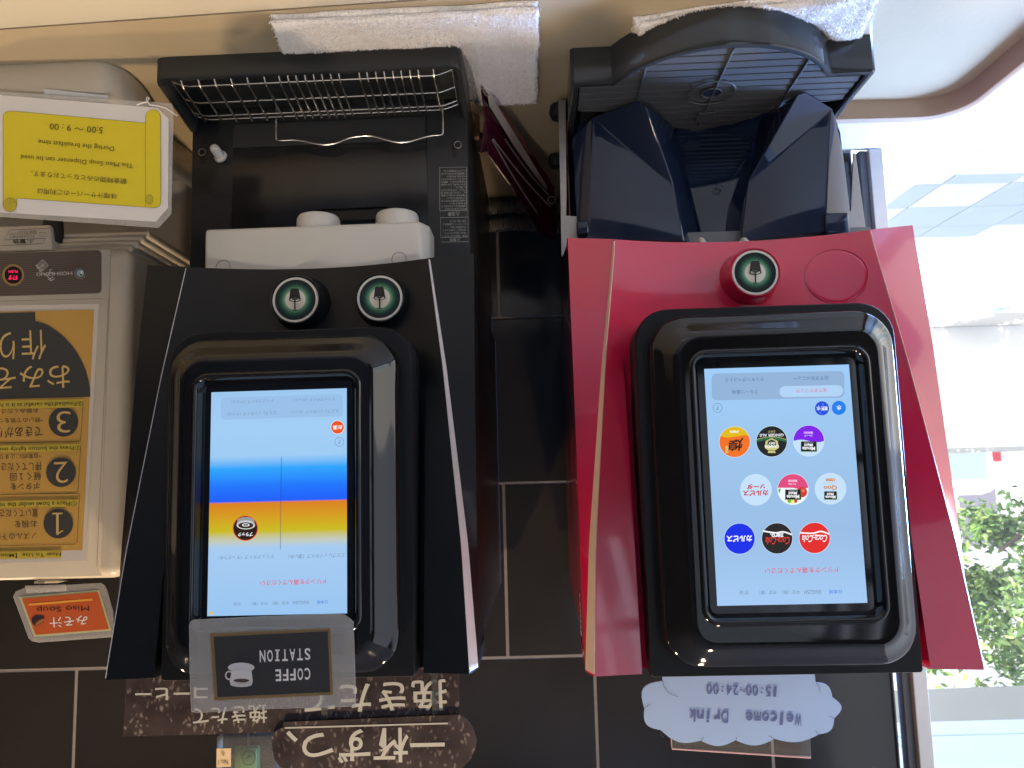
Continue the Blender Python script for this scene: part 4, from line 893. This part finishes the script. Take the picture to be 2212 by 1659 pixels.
# ------------------------------------------------------------------ signs
# yellow scroll notice
yn = Thing('notice', 'laminated white notice with a yellow scroll hung in front of the soup dispenser', 'notice', (.63, .855, CT + .02), 0)
Y_ = .0
def npx(p, y=Y_): return yn.pix(p, y=y)
def z5(*pp): return [(x * .3143, 109.7 + y * .3143) for x, y in pp]
md = MD(); prism(md, [npx(p) for p in z5((-160, 268), (1180, 362), (1192, 400), (1176, 1120), (1090, 1215), (1040, 1212), (-160, 1128))], (0, .0008, 0)); lam = yn.part('laminate', md, M_CLEAR)
md = MD(); prism(md, [npx(p, -.0004) for p in z5((-150, 292), (1085, 393), (1160, 470), (1155, 1080), (1070, 1175), (-150, 1102))], (0, -.0003, 0)); pap = yn.part('paper', md, M_PAPER)
S = Sheet(yn, -.0008, pap, .0003)
M_YEL = mat('yellow_print', (0.70, 0.58, 0.02), rough=.4, noise=.05, nscale=8); M_OLI = mat('olive_print', (0.30, 0.26, 0.03), rough=.5); M_YEL2 = mat('mustard_print', (0.52, 0.42, 0.03), rough=.45)
body = [(20, 470), (24, 440), (40, 422), (70, 413), (1000, 496), (1000, 1075), (115, 1012), (115, 1060), (100, 1095), (68, 1107), (36, 1095), (21, 1060)]
def arcz(cx, cy, r, a0, a1, n=12, ry=None): return [(cx + r * math.cos(math.radians(a0 + (a1 - a0) * i / n)), cy + (ry or r) * math.sin(math.radians(a0 + (a1 - a0) * i / n))) for i in range(n + 1)]
S.poly(z5(*body), M_YEL, 1, 'scroll'); S.line(z5(*body), .9, M_OLI, 2, 'scroll_outline', closed=True)
bandz = arcz(1051, 455, 51, 180, 360) + arcz(1060, 1035, 44, 0, 110, 8) + [(1000, 1074)]
S.poly(z5(*bandz), M_YEL, 3, 'scroll'); S.line(z5(*bandz), .9, M_OLI, 4, 'scroll_outline', closed=True)
S.disc(z5((1027, 1022))[0], 8.4, M_YEL2, 4, 24, 'scroll', ry=10.5); S.disc(z5((1027, 1022))[0], 8.6, M_OLI, 5, 24, 'scroll_outline', ry=10.7, hole=.9)
S.disc(z5((68, 1058))[0], 14.6, M_YEL2, 3, 28, 'scroll', ry=15); S.disc(z5((68, 1058))[0], 15, M_OLI, 4, 28, 'scroll_outline', ry=15.4, hole=.94); S.line(z5((68, 1010), (68, 1058), (80, 1036), (100, 1038), (113, 1052)), .9, M_OLI, 4, 'scroll_outline')
pb2 = mat('dark_olive_text', (0.06, 0.05, 0.015), rough=.6)
S.text('5:00 ～ 9 : 00', (222.5, 274.7), (107.8, 265.9), 14, pb2, lay=5); S.text('During the breakfast time', (246.7, 313.5), (83, 298), 13.5, pb2, lay=5)
S.text('The Miso Soup Dispenser can be used', (287.6, 350), (46, 331), 13.5, pb2, lay=5); S.text('朝食時間のみとなっております。', (274, 385.7), (66.6, 368), 12.5, pb2, lay=5); S.text('味噌汁サーバーのご利用は', (252, 417.7), (80, 406), 12.5, pb2, lay=5)
S.build()
md = MD(); tube(md, [npx(p, -.003) for p in z5((940, 372), (975, 360), (1010, 352), (1025, 325), (1012, 318), (1005, 340), (1030, 372), (1080, 378), (1140, 395), (1185, 425), (1218, 448))], .0007, 6); yn.part('string', md, M_INKW, smooth=True)
md = MD(); prism(md, [npx(p, .004) for p in ((95, 192), (232, 206), (238, 222), (95, 212))], (0, .002, 0)); yn.part('back_paper', md, mat('blue_white_paper', (.55, .58, .62), rough=.6))
# orange soup card
oc = Thing('soup_card', 'small orange card with a soup bowl in clear film on top of the soup dispenser', 'card', (.60, .985, CT + zt_ + .001), 0)
def opx(p, y=0.0): return oc.pix(p, y=y)
def z6(*pp): return [(x * .248, 1247.5 + y * .248) for x, y in pp]
md = MD(); prism(md, [opx(p) for p in z6((115, 165), (140, 120), (220, 88), (870, 48), (905, 65), (930, 110), (985, 300), (990, 500), (970, 520), (340, 566), (280, 555), (250, 530))], (0, .0008, 0)); oc.part('film', md, M_CLEAR)
md = MD(); prism(md, [opx(p, -.0004) for p in z6((165, 170), (865, 110), (970, 462), (300, 518))], (0, -.0003, 0)); op = oc.part('border', md, mat('pale_green_border', (.50, .50, .28), rough=.5))
S = Sheet(oc, -.0008, op, .0003); S.poly(z6((190, 184), (852, 126), (948, 450), (310, 500)), mat('orange_print', (.50, .095, .022), rough=.45, noise=.05), 1, 'print')
S.text('Miso Soup', *z6((775, 228), (318, 246)), 15.5, M_INK, lay=2); S.text('みそ汁', *z6((760, 326), (430, 348)), 22, M_INKW, bold=.006, lay=2); S.line(z6((806, 191), (250, 237)), 4.6, mat('amber_print', (.75, .33, .04), rough=.5), 2)
bowl = z6((385, 350), (380, 330), (310, 325), (275, 355), (278, 395), (300, 420), (330, 420)); S.poly(bowl + z6((345, 405)), mat('plum_print', (.035, .018, .030), rough=.5), 2, 'bowl_icon')
S.poly(z6((388, 352), (384, 385), (350, 412), (305, 420), (310, 395), (345, 365)), mat('soup_print', (.26, .085, .030), rough=.5), 3, 'bowl_icon'); S.line(z6((378, 368), (345, 388), (318, 410)), 1.2, mat('amber_print', (.75, .33, .04)), 4, 'bowl_icon'); S.build()
md = MD(); prism(md, [opx(p, -.001) for p in z6((220, 72), (575, 60), (580, 118), (235, 132))], (0, -.0012, 0), bev=.0003); oc.part('clip', md, M_CLEAR)
md = MD(); box(md, -.03, .0, -.010, .012, .0, .003, bev=.0005); oc.part('clip_base', md, M_ACRYL)
# coffee station card
cs = Thing('station_card', 'laminated coffee station card with a cup icon on the coffee machine', 'card', (.21, .7505, CT + .62), 2)
def cpx(p, y=0.0): return cs.pix(p, y=y)
def wob(pts, amp=.0012):
    return [p + Vector((0, amp * math.sin(p.x * 38 + p.z * 20), 0)) for p in pts]
md = MD(); prism(md, [cpx(p) for p in ((408.5, 1352), (411, 1344), (418, 1339), (560, 1332), (690, 1327), (742, 1327), (754, 1335), (762.8, 1343), (766, 1430), (768.5, 1526.5), (600, 1531), (422, 1540), (413, 1537), (409.5, 1450))], (0, .0009, 0)); lam = cs.part('laminate', md, M_CLEAR)
md = MD(); prism(md, [cpx(p, -.0004) for p in ((453.8, 1369), (714, 1356.6), (720, 1500.5), (463.8, 1513))], (0, -.0003, 0)); fr2 = cs.part('border', md, mat('bronze_border', (.235, .150, .062), rough=.5))
S = Sheet(cs, -.0008, fr2, .0003); S.poly([(461.5, 1375.5), (708, 1363.5), (713.5, 1495), (470, 1506)], mat('charcoal_card', (.030, .031, .034), rough=.5, noise=.2, nscale=200), 1, 'print')
for t, a_, e in (('STATION', (671.8, 1400), (558.7, 1405.5)), ('COFFE', (672, 1442.5), (593, 1446.5))):
    n = len(t); w = (a_[0] - e[0]) / n
    for i, ch in enumerate(t):
        s0 = a_[0] - w * i - w * .12; s1 = a_[0] - w * (i + 1) + w * .12
        if ch == 'I': s0 -= w * .08; s1 += w * .08
        y = a_[1] + (e[1] - a_[1]) * i / n
        if ch == 'I':
            S.line([((s0 + s1) / 2, y), ((s0 + s1) / 2, y + 25)], 4, M_INKW); S.line([(s0, y + 1.6), (s1, y + 1.6)], 3.4, M_INKW); S.line([(s0, y + 23.4), (s1, y + 23.4)], 3.4, M_INKW)
        else: S.text(ch, (s0, y), (s1, y + .3), 25.5, M_INKW, bold=.018, lay=2)
wht = mat('cup_print_white', (.66, .64, .64), rough=.5)
S.disc((521, 1442), 28.5, wht, 2, 40, 'cup_icon', ry=10.5); S.poly([(543, 1447), (546, 1472), (543, 1479), (500, 1480), (496, 1473), (501, 1447)], wht, 3, 'cup_icon'); S.disc((521, 1478), 23.5, wht, 3, 36, 'cup_icon', ry=6); S.disc((521.5, 1470), 17, mat('icon_brown', (.07, .045, .042), rough=.5), 4, 36, 'cup_icon', ry=4); S.disc((495, 1459), 9, wht, 2, 30, 'cup_icon', ry=10, hole=.68)
S.build()
# brown coffee bean posters standing behind the machine
def bean_mat():
    mt = bpy.data.materials.new('bean_print'); mt.use_nodes = True; nt = mt.node_tree; b = nt.nodes['Principled BSDF']; tc = nt.nodes.new('ShaderNodeTexCoord')
    mp_ = nt.nodes.new('ShaderNodeMapping'); mp_.inputs['Scale'].default_value = (1, 0.0, .62); mp_.inputs['Rotation'].default_value = (0, .5, 0)
    nz1 = nt.nodes.new('ShaderNodeTexNoise'); nz1.inputs['Scale'].default_value = 60
    ad = nt.nodes.new('ShaderNodeMix'); ad.data_type = 'VECTOR'; ad.inputs['Factor'].default_value = .02
    vo = nt.nodes.new('ShaderNodeTexVoronoi'); vo.inputs['Scale'].default_value = 150; vo.inputs['Randomness'].default_value = 1
    cr = nt.nodes.new('ShaderNodeValToRGB'); e = cr.color_ramp.elements; e[0].position = .10; e[0].color = (.23, .195, .18, 1); e[1].position = .36; e[1].color = (.050, .037, .036, 1)
    n2 = nt.nodes.new('ShaderNodeTexNoise'); n2.inputs['Scale'].default_value = 22; n2.inputs['Detail'].default_value = 5
    mx = nt.nodes.new('ShaderNodeMix'); mx.data_type = 'RGBA'; mx.blend_type = 'MULTIPLY'; mx.inputs['Factor'].default_value = .8
    c2 = nt.nodes.new('ShaderNodeValToRGB'); c2.color_ramp.elements[0].position = .35; c2.color_ramp.elements[0].color = (.25, .2, .2, 1); c2.color_ramp.elements[1].position = .62; c2.color_ramp.elements[1].color = (1, 1, 1, 1)
    L = nt.links.new
    L(tc.outputs['Object'], mp_.inputs[0]); L(mp_.outputs[0], nz1.inputs['Vector']); L(mp_.outputs[0], ad.inputs['A']); L(nz1.outputs['Color'], ad.inputs['B']); L(ad.outputs['Result'], vo.inputs['Vector'])
    L(vo.outputs['Distance'], cr.inputs[0]); L(tc.outputs['Object'], n2.inputs['Vector']); L(n2.outputs['Fac'], c2.inputs[0]); L(cr.outputs[0], mx.inputs['A']); L(c2.outputs[0], mx.inputs['B']); L(mx.outputs['Result'], b.inputs['Base Color'])
    b.inputs['Roughness'].default_value = .3; return mt
M_BEAN = bean_mat()
zt0 = CT + .690
p1 = Thing('bean_poster', 'wide rectangular coffee bean poster with white lettering standing on the coffee machine', 'poster', (.30, 1.02, zt0), 1)
def ppx(p, y=0.0): return p1.pix(p, y=y)
b1, b2 = ppx((271, 1470)), ppx((992, 1460))
md = MD(); prism(md, [Vector((b1.x, 0, .0005)), ppx((271.6, 1486)), ppx((265, 1591)), ppx((440, 1587)), ppx((640, 1580)), ppx((992, 1560)), ppx((991, 1463)), Vector((b2.x, 0, .0005))], (0, .0025, 0)); pp = p1.part('sheet', md, M_BEAN)
S = Sheet(p1, 0, pp, .0005); S.text('挽きたて', (964.5, 1466), (657, 1478), 68, M_INKP, bold=.012, lay=1); S.text('挽きたて', (576, 1521), (416, 1528), 40, M_INKP, bold=.012, lay=1); S.text('コーヒー', (449, 1484), (292, 1486), 27, M_INKP, bold=.022, lay=1); S.build()
p2 = Thing('bean_poster', 'rounded coffee bean poster with big white lettering above the wide poster', 'poster', (.22, 1.015, zt0), 1)
def qpx(p, y=0.0): return p2.pix(p, y=y)
out = [(612, 1560), (612, 1571), (598, 1577), (588, 1590), (588, 1618), (593, 1640), (606, 1659), (640, 1690), (800, 1705), (960, 1690), (999.7, 1659), (1017, 1639), (1027, 1618), (1029.5, 1599.7), (1024, 1580), (1014.6, 1562.5), (1004, 1551), (991, 1544), (960, 1545)]
md = MD(); prism(md, [qpx(p) for p in out], (0, .002, 0), bev=0); pp = p2.part('sheet', md, M_BEAN)
for px in (700, 940):
    a_ = qpx((px, 1575)); md = MD(); box(md, a_.x - .004, a_.x + .004, .0022, .0042, .0005, a_.z, bev=0); p2.part('stand_strip', md, M_ACRYL)
S = Sheet(p2, 0, pp, .0005); S.line([(967.6, 1562.6), (615, 1572.5)], 3.4, M_INKP, 1); S.text('一杯ずつ、', (960, 1570), (618, 1577), 75, M_INKP, bold=.012, lay=1); S.build()
# welcome drink cloud
cl = Thing('cloud_sign', 'pale blue cloud shaped welcome drink sign behind the top of the red dispenser', 'sign', (-.26, 1.0, zt0), 2)
def lpx(p, y=0.0): return cl.pix(p, y=y)
def lobe(a_, b_, bulge, n=8):
    a_, b_ = Vector(a_), Vector(b_); d = b_ - a_; nrm = Vector((d.y, -d.x)).normalized(); return [tuple(a_ + d * (i / n) + nrm * bulge * math.sin(math.pi * i / n)) for i in range(n)]
knots = [((1431, 1471), (1392, 1531), -26), ((1392, 1531), (1427, 1577), -17), ((1427, 1577), (1514, 1600), -15), ((1514, 1600), (1589, 1599), -12), ((1589, 1599), (1673, 1596), -13), ((1673, 1596), (1770, 1586), -12), ((1770, 1586), (1802, 1552), -12), ((1802, 1552), (1798, 1506), -18), ((1798, 1506), (1762, 1474), -12)]
out = [p for a_, b_, k in knots for p in lobe(a_, b_, k)] + [(1762, 1474)]
zmin = .0008
pts3 = [lpx(p) for p in out]; pts3 = [Vector((q.x, 0, max(q.z, zmin))) for q in pts3]
pts3 += [Vector((lpx((1755, 1470)).x, 0, zmin)), Vector((lpx((1435, 1470)).x, 0, zmin))]
M_CLOUD = mat('pale_blue_card', (.27, .41, .66), rough=.5, noise=.04, nscale=12); M_NAVYINK = mat('blue_ink', (.075, .115, .30), rough=.6)
md = MD(); prism(md, pts3, (0, .0015, 0)); cs_ = cl.part('card', md, M_CLOUD)
S = Sheet(cl, 0, cs_, .0005)
def mono(S, t, a_, e, h, mt, bold, asp=.14):
    n = len(t); w = (a_[0] - e[0]) / n
    for i, ch in enumerate(t):
        if ch == ' ': continue
        y = a_[1] + (e[1] - a_[1]) * i / n; s0 = a_[0] - w * i - w * asp; s1 = a_[0] - w * (i + 1) + w * asp; hh = h; y0 = y
        if ch in 'ecomrn': hh = h * .74
        if ch in ':': s0 -= w * .26; s1 += w * .26; hh = h * .6; y0 += h * .12
        if ch in 'li1': s0 -= w * (.24 if ch != '1' else .2); s1 += w * (.24 if ch != '1' else .2)
        if ch == '～':
            S.line([(s0 + (s1 - s0) * q / 10, y0 + h * .5 + h * .12 * math.sin(q * .628)) for q in range(11)], h * .10, mt, 2); continue
        S.text(ch, (s0, y0), (s1, y0 + (e[1] - a_[1]) / n * .8), hh, mt, bold=bold, lay=2)
mono(S, 'Welcome  Drink', (1734, 1541), (1487, 1532), 27, M_NAVYINK, .018, .08); mono(S, '15:00～24:00', (1682, 1483), (1526, 1477), 22.5, M_NAVYINK, .014, .08)
M_LN = mat('cloud_outline', (.05, .06, .08), rough=.6)
for k_ in ([(1431, 1470), (1434, 1482), (1443, 1495), (1453, 1501), (1464, 1505)], [(1392, 1531), (1398, 1525), (1406, 1522)], [(1427, 1577), (1428, 1586), (1434, 1593)], [(1514, 1600), (1518, 1596), (1520, 1592)], [(1589, 1599), (1591, 1596), (1591, 1592)], [(1673, 1596), (1666, 1592), (1660, 1589)], [(1770, 1586), (1764, 1582), (1762, 1578)], [(1802, 1552), (1795, 1548), (1790, 1548)], [(1762, 1474), (1770, 1484), (1772, 1496)]): S.line(k_, 1.0, M_LN, 2, 'outline')
S.build()
ac = Thing('sign_plate', 'clear acrylic plate standing behind the cloud sign', 'plate', (-.26, 1.004, zt0), 2)
def apx(p, y=0.0): return ac.pix(p, y=y)
pl = [apx(p) for p in ((1452, 1616), (1752, 1635.5), (1748, 1475), (1440, 1478))]; pl[2].z = pl[3].z = .0008
md = MD(); prism(md, pl, (0, .003, 0), bev=.0003); ac.part('plate', md, M_ACRYL)
md = MD(); tube(md, [pl[0] + Vector((0, .0015, .001)), pl[1] + Vector((0, .0015, .001))], .0012, 6); tube(md, [pl[0] + Vector((0, .0015, 0)), pl[3] + Vector((0, .0015, 0))], .0009, 6); ac.part('polished_edge', md, mat('pink_polished_edge', (.55, .36, .38), rough=.3), smooth=True)
# wall switch in a clear box
sw = Thing('wall_switch', 'green rocker switch in a clear plastic box on the dark tiled wall', 'switch', (.57, WY - .0005, 1.75), 0)
def spx(p, y=0.0): return sw.pix(p, y=y)
a_ = spx((469.6, 1589), -.03); b_ = spx((598, 1720), -.03)
md = MD(); box(md, b_.x, a_.x, -.034, -.0045, a_.z, b_.z, bev=.004, seg=3); sw.part('clear_cover', md, M_ACRYL, smooth=True)
a_ = spx((507, 1618), -.014); b_ = spx((556.5, 1690), -.014)
M_GRN = mat('green_switch', (.13, .30, .13), rough=.45, bump=.1, bscale=400)
md = MD(); box(md, b_.x, a_.x + .002, -.010, -.001, a_.z - .002, b_.z, bev=.002); sw.part('switch_plate', md, mat('pale_green_plate', (.10, .19, .10), rough=.5))
c1 = spx((520, 1620), -.014); md = MD(); box(md, b_.x + .002, c1.x, -.016, -.0095, a_.z + .001, b_.z - .004, bev=.002, seg=3); rk = sw.part('rocker', md, M_GRN, smooth=True)
q = spx((537, 1637), -.0165); md = MD(); tube(md, [(q.x + .0115 * math.cos(t * math.pi / 16), -.0162, q.z + .0115 * math.sin(t * math.pi / 16)) for t in range(32)], .0007, 5, closed=True); sw.part('dial_ring', md, mat('dark_green', (.03, .07, .03), rough=.5), rk)
S = Sheet(sw, -.0162, rk, .0005); S.poly([(530, 1641), (540, 1630), (541, 1635)], mat('dark_green', (.03, .07, .03)), 1, 'pointer'); S.build()
a_ = spx((468.2, 1617), -.0345); b_ = spx((498.5, 1656), -.0345); md = MD(); box(md, b_.x, a_.x, -.0350, -.0342, a_.z, b_.z); lb = sw.part('paper_label', md, mat('cream_label', (.60, .46, .27), rough=.6))
S = Sheet(sw, -.0350, lb, .0004); row(S, '右', 486, 477, 1621.5, 1633, M_INK); row(S, 'No.1', 492.5, 472, 1641, 1652, M_INK); S.build()

# ------------------------------------------------------------------ between the machines
cp = Thing('card_holder', 'crimson plastic card holder with beaded chains standing between the two machines', 'card holder', (-.02, 1.05, CT), 0)
M_CRIM = mat('crimson_plastic', (.20, .008, .030), rough=.14, coat=.4); M_CRIMD = mat('dark_crimson_film', (.055, .006, .018), rough=.12)
def k(px, y): return cp.pix(px, y=y - 1.05)
outl = [k((1039, 174), .925), k((1120, 284), 1.06), k((1196, 403), 1.19), k((1203, 470), 1.19), k((1205, 520), 1.19), k((1172, 509), 1.17), k((1117, 419), 1.09), k((1056, 334), 1.00), k((1055, 313), .99), k((1040, 329), .965), k((1050, 260), .955)]
mnz = min(p.z for p in outl); outl = [Vector((p.x, p.y, max(p.z, .001))) for p in outl]
md = MD(); prism(md, outl, (.0018, -.0006, 0)); 
pn = cp.part('panel', md, M_CRIMD, smooth=False)
md = MD(); st = [(1039, 174, .922), (1120, 284, 1.057), (1197, 403, 1.186)]; up = [(1044, 194, .924), (1112, 288, 1.055), (1188, 412, 1.183)]
md.add([k((a, b), c - .003) for a, b, c in st] + [k((a, b + 16), c - .003) for a, b, c in st], [[0, 1, 4, 3], [1, 2, 5, 4]]); md2 = MD()
cp.part('bright_edge', md, M_CRIM)
md = MD(); md.add([k((a, b), c - .0045) for a, b, c in ((1053, 205, .935), (1062, 208, .94), (1125, 310, 1.06), (1183, 404, 1.165), (1183, 412, 1.165), (1172, 402, 1.15), (1112, 318, 1.05), (1057, 228, .945))], [[0, 1, 2, 6, 7], [2, 3, 4, 5, 6]]); cp.part('card', md, mat('cream_card', (.42, .36, .30), rough=.5))
md = MD(); ic = bmesh.new(); bmesh.ops.create_icosphere(ic, subdivisions=1, radius=.0013); iv = [v.co.copy() for v in ic.verts]; ifs = [[v.index for v in f.verts] for f in ic.faces]; ic.free()
for a_, b_, ya, yb, n in (((1066, 301), (1188, 446), .985, 1.16, 44), ((1064, 303), (1162, 462), .985, 1.14, 44), ((1092, 302), (1184, 420), 1.01, 1.15, 30)):
    for i in range(n):
        t = i / (n - 1); sag = 4 * t * (1 - t)
        p = k((a_[0] + (b_[0] - a_[0]) * t, a_[1] + (b_[1] - a_[1]) * t + 6 * sag), ya + (yb - ya) * t - .008); md.add([p + v for v in iv], ifs)
o = cp.part('bead_chain', md, M_STEEL, smooth='all')
md = MD(); q = k((1192, 432), 1.155); tube(md, [q + Vector((.006 * math.cos(t * .5236), 0, .006 * math.sin(t * .5236))) for t in range(12)], .0007, 6, closed=True); cp.part('ring', md, M_STEEL, smooth=True)
# ribbed hose lying against the wall
M_HOSE = mat('grey_ribbed_plastic', (.13, .12, .11), rough=.5)
hs = Thing('ribbed_hose', 'grey ribbed hose lying against the wall between the machines', 'hose', (0, 1.36, CT), 0)
for z, y in ((.0165, .0), (.0445, .012)):
    md = MD(); n = 220; pts = [Vector((-.12 + .26 * i / n, y + .004 * math.sin(i * .05), z + .002 * math.sin(i * .04 + y * 90))) for i in range(n + 1)]
    tube(md, pts, [.016 if i % 4 < 2 else .0142 for i in range(n + 1)], 14); hs.part('coil', md, M_HOSE, smooth=True)
# wooden stick and a small black coupling
md = MD(); lathe(md, [(.003, 0), (.004, .001), (.004, .04), (.002, .042)], (0, 0, 0), (0, -.3, .95), 14); q = W0.pix((1030, 250), z=CT + .003); single('wooden_dowel', md, mat('pale_wood', (.42, .27, .13), rough=.6, noise=.1), 'short pale wooden dowel beside the black coffee machine', 'dowel', True, o=q)
# ------------------------------------------------------------------ towels
def terry(name, col):
    mt = mat(name, col, rough=.95, noise=.10, nscale=160)
    nt = mt.node_tree; b = nt.nodes['Principled BSDF']; tc = nt.nodes.new('ShaderNodeTexCoord')
    n1 = nt.nodes.new('ShaderNodeTexNoise'); n1.inputs['Scale'].default_value = 300; n1.inputs['Detail'].default_value = 3
    n2 = nt.nodes.new('ShaderNodeTexNoise'); n2.inputs['Scale'].default_value = 70; n2.inputs['Detail'].default_value = 3
    ad = nt.nodes.new('ShaderNodeMath'); ad.operation = 'ADD'; bp = nt.nodes.new('ShaderNodeBump'); bp.inputs['Strength'].default_value = 1.0; bp.inputs['Distance'].default_value = .003
    nt.links.new(tc.outputs['Object'], n1.inputs['Vector']); nt.links.new(tc.outputs['Object'], n2.inputs['Vector']); nt.links.new(n1.outputs['Fac'], ad.inputs[0]); nt.links.new(n2.outputs['Fac'], ad.inputs[1]); nt.links.new(ad.outputs[0], bp.inputs['Height']); nt.links.new(bp.outputs['Normal'], b.inputs['Normal'])
    b.inputs['Sheen Weight'].default_value = .4; return mt
M_TERRY = terry('white_terry', (.86, .82, .78))
from mathutils import noise as mn
def pressed(p):
    """0 where a tray stands on the cloth, 1 well in front of it"""
    q = cf.fr.I @ (p - cf.fr.o); d1 = max(.082 - q.y, abs(q.x) - .184)
    q = rd.fr.I @ (p - rd.fr.o); u = max(-1, min(1, (q.x - xc) / rx)); front = .1215 - ry * (1 - u * u); d2 = max(front - q.y, q.x - .181, -.177 - q.x)
    return max(0.0, min(1.0, min(d1, d2) / .018))
def towel(name, label, corners, layers, nx=110, ny=50, crumple=.002, pile=5200, seed=1):
    """folded cloth: corners on the counter A B C D in the picture (A-B far from the wall), layers = (inset, height)"""
    A, B, C, D = [W0.pix(p, z=CT) for p in corners]; o = (A + B + C + D) / 4; o.z = CT
    th = Thing(name, label, 'towel', o, 0); rnd = random.Random(seed); tops = []
    for li, (ia, ib, z0, z1) in enumerate(layers):
        md = MD(); vs = []; n = nx * ny
        def pt(u, v):
            uu = ia + u * (1 - 2 * ia); vv = ib + v * (1 - ib); e = .004 * mn.noise((u * 5 + li * 7, v * 5, 3))
            p = A * (1 - uu) * (1 - vv) + B * uu * (1 - vv) + C * uu * vv + D * (1 - uu) * vv
            return p + Vector((e * (1 if u > .5 else -1) * (abs(u - .5) * 2) ** 4, e * (abs(v - .5) * 2) ** 4, 0))
        for j in range(ny):
            for i in range(nx):
                u, v = i / (nx - 1), j / (ny - 1); p = pt(u, v)
                ed = min(u / .012, (1 - u) / .012, v / .03, (1 - v) / .03, 1.0); ed = math.sin(max(ed, 0) * math.pi / 2)
                h = z0 + (z1 - z0) * (.25 + .75 * ed) + crumple * (mn.noise((p.x * 22, p.y * 22, li + seed)) + .5 * mn.noise((p.x * 55, p.y * 55, li + seed))) * ed + .0006 * mn.noise((p.x * 260, p.y * 260, 2))
                vs.append(Vector((p.x - o.x, p.y - o.y, max(h * (.08 + .92 * pressed(p)), .0006 + .0006 * li))))
        fs = [[j * nx + i, j * nx + i + 1, (j + 1) * nx + i + 1, (j + 1) * nx + i] for j in range(ny - 1) for i in range(nx - 1)]
        per = [i for i in range(nx)] + [j * nx + nx - 1 for j in range(1, ny)] + [(ny - 1) * nx + i for i in range(nx - 2, -1, -1)] + [j * nx for j in range(ny - 2, 0, -1)]
        b0 = len(vs); vs += [Vector((vs[i].x, vs[i].y, min(vs[i].z, max(z0, .0004)))) for i in per]
        m_ = len(per); fs += [[per[i], b0 + i, b0 + (i + 1) % m_, per[(i + 1) % m_]] for i in range(m_)]
        md.add(vs, fs); th.part('fold', md, M_TERRY, smooth='all'); tops.append((vs, nx, ny))
    # looped pile
    md = MD()
    for vs, nx_, ny_ in tops:
        for q in range(pile):
            p = vs[rnd.randrange(nx_ * ny_)]; p = p + Vector((rnd.uniform(-.0015, .0015), rnd.uniform(-.0015, .0015), 0))
            l = rnd.uniform(.0014, .0034); t = Vector((rnd.gauss(0, .8), rnd.gauss(0, .8), 1)).normalized() * l; s_ = Vector((rnd.gauss(0, 1), rnd.gauss(0, 1), 0)).normalized() * .0004
            md.add([p - s_, p + s_, p + s_ * .8 + t, p - s_ * .8 + t], [[0, 1, 2, 3]])
    o_ = th.part('pile', md, M_TERRY); o_['kind'] = 'stuff'; return th
towel('towel', 'white terry towel folded flat in front of the black coffee machine', ((582, 30), (1164, 1), (1158, 208), (668, 240)), ((.004, .0, .0, .0055), (.0, .012, .0058, .0115)), pile=26000, seed=1)
towel('towel', 'white terry towel lying crumpled under the curved tray of the red dispenser', ((1366, 35), (1912, -42), (1840, 118), (1372, 150)), ((.0, .0, .0, .006), (.012, .03, .0062, .0120)), crumple=.0035, pile=22000, seed=5)
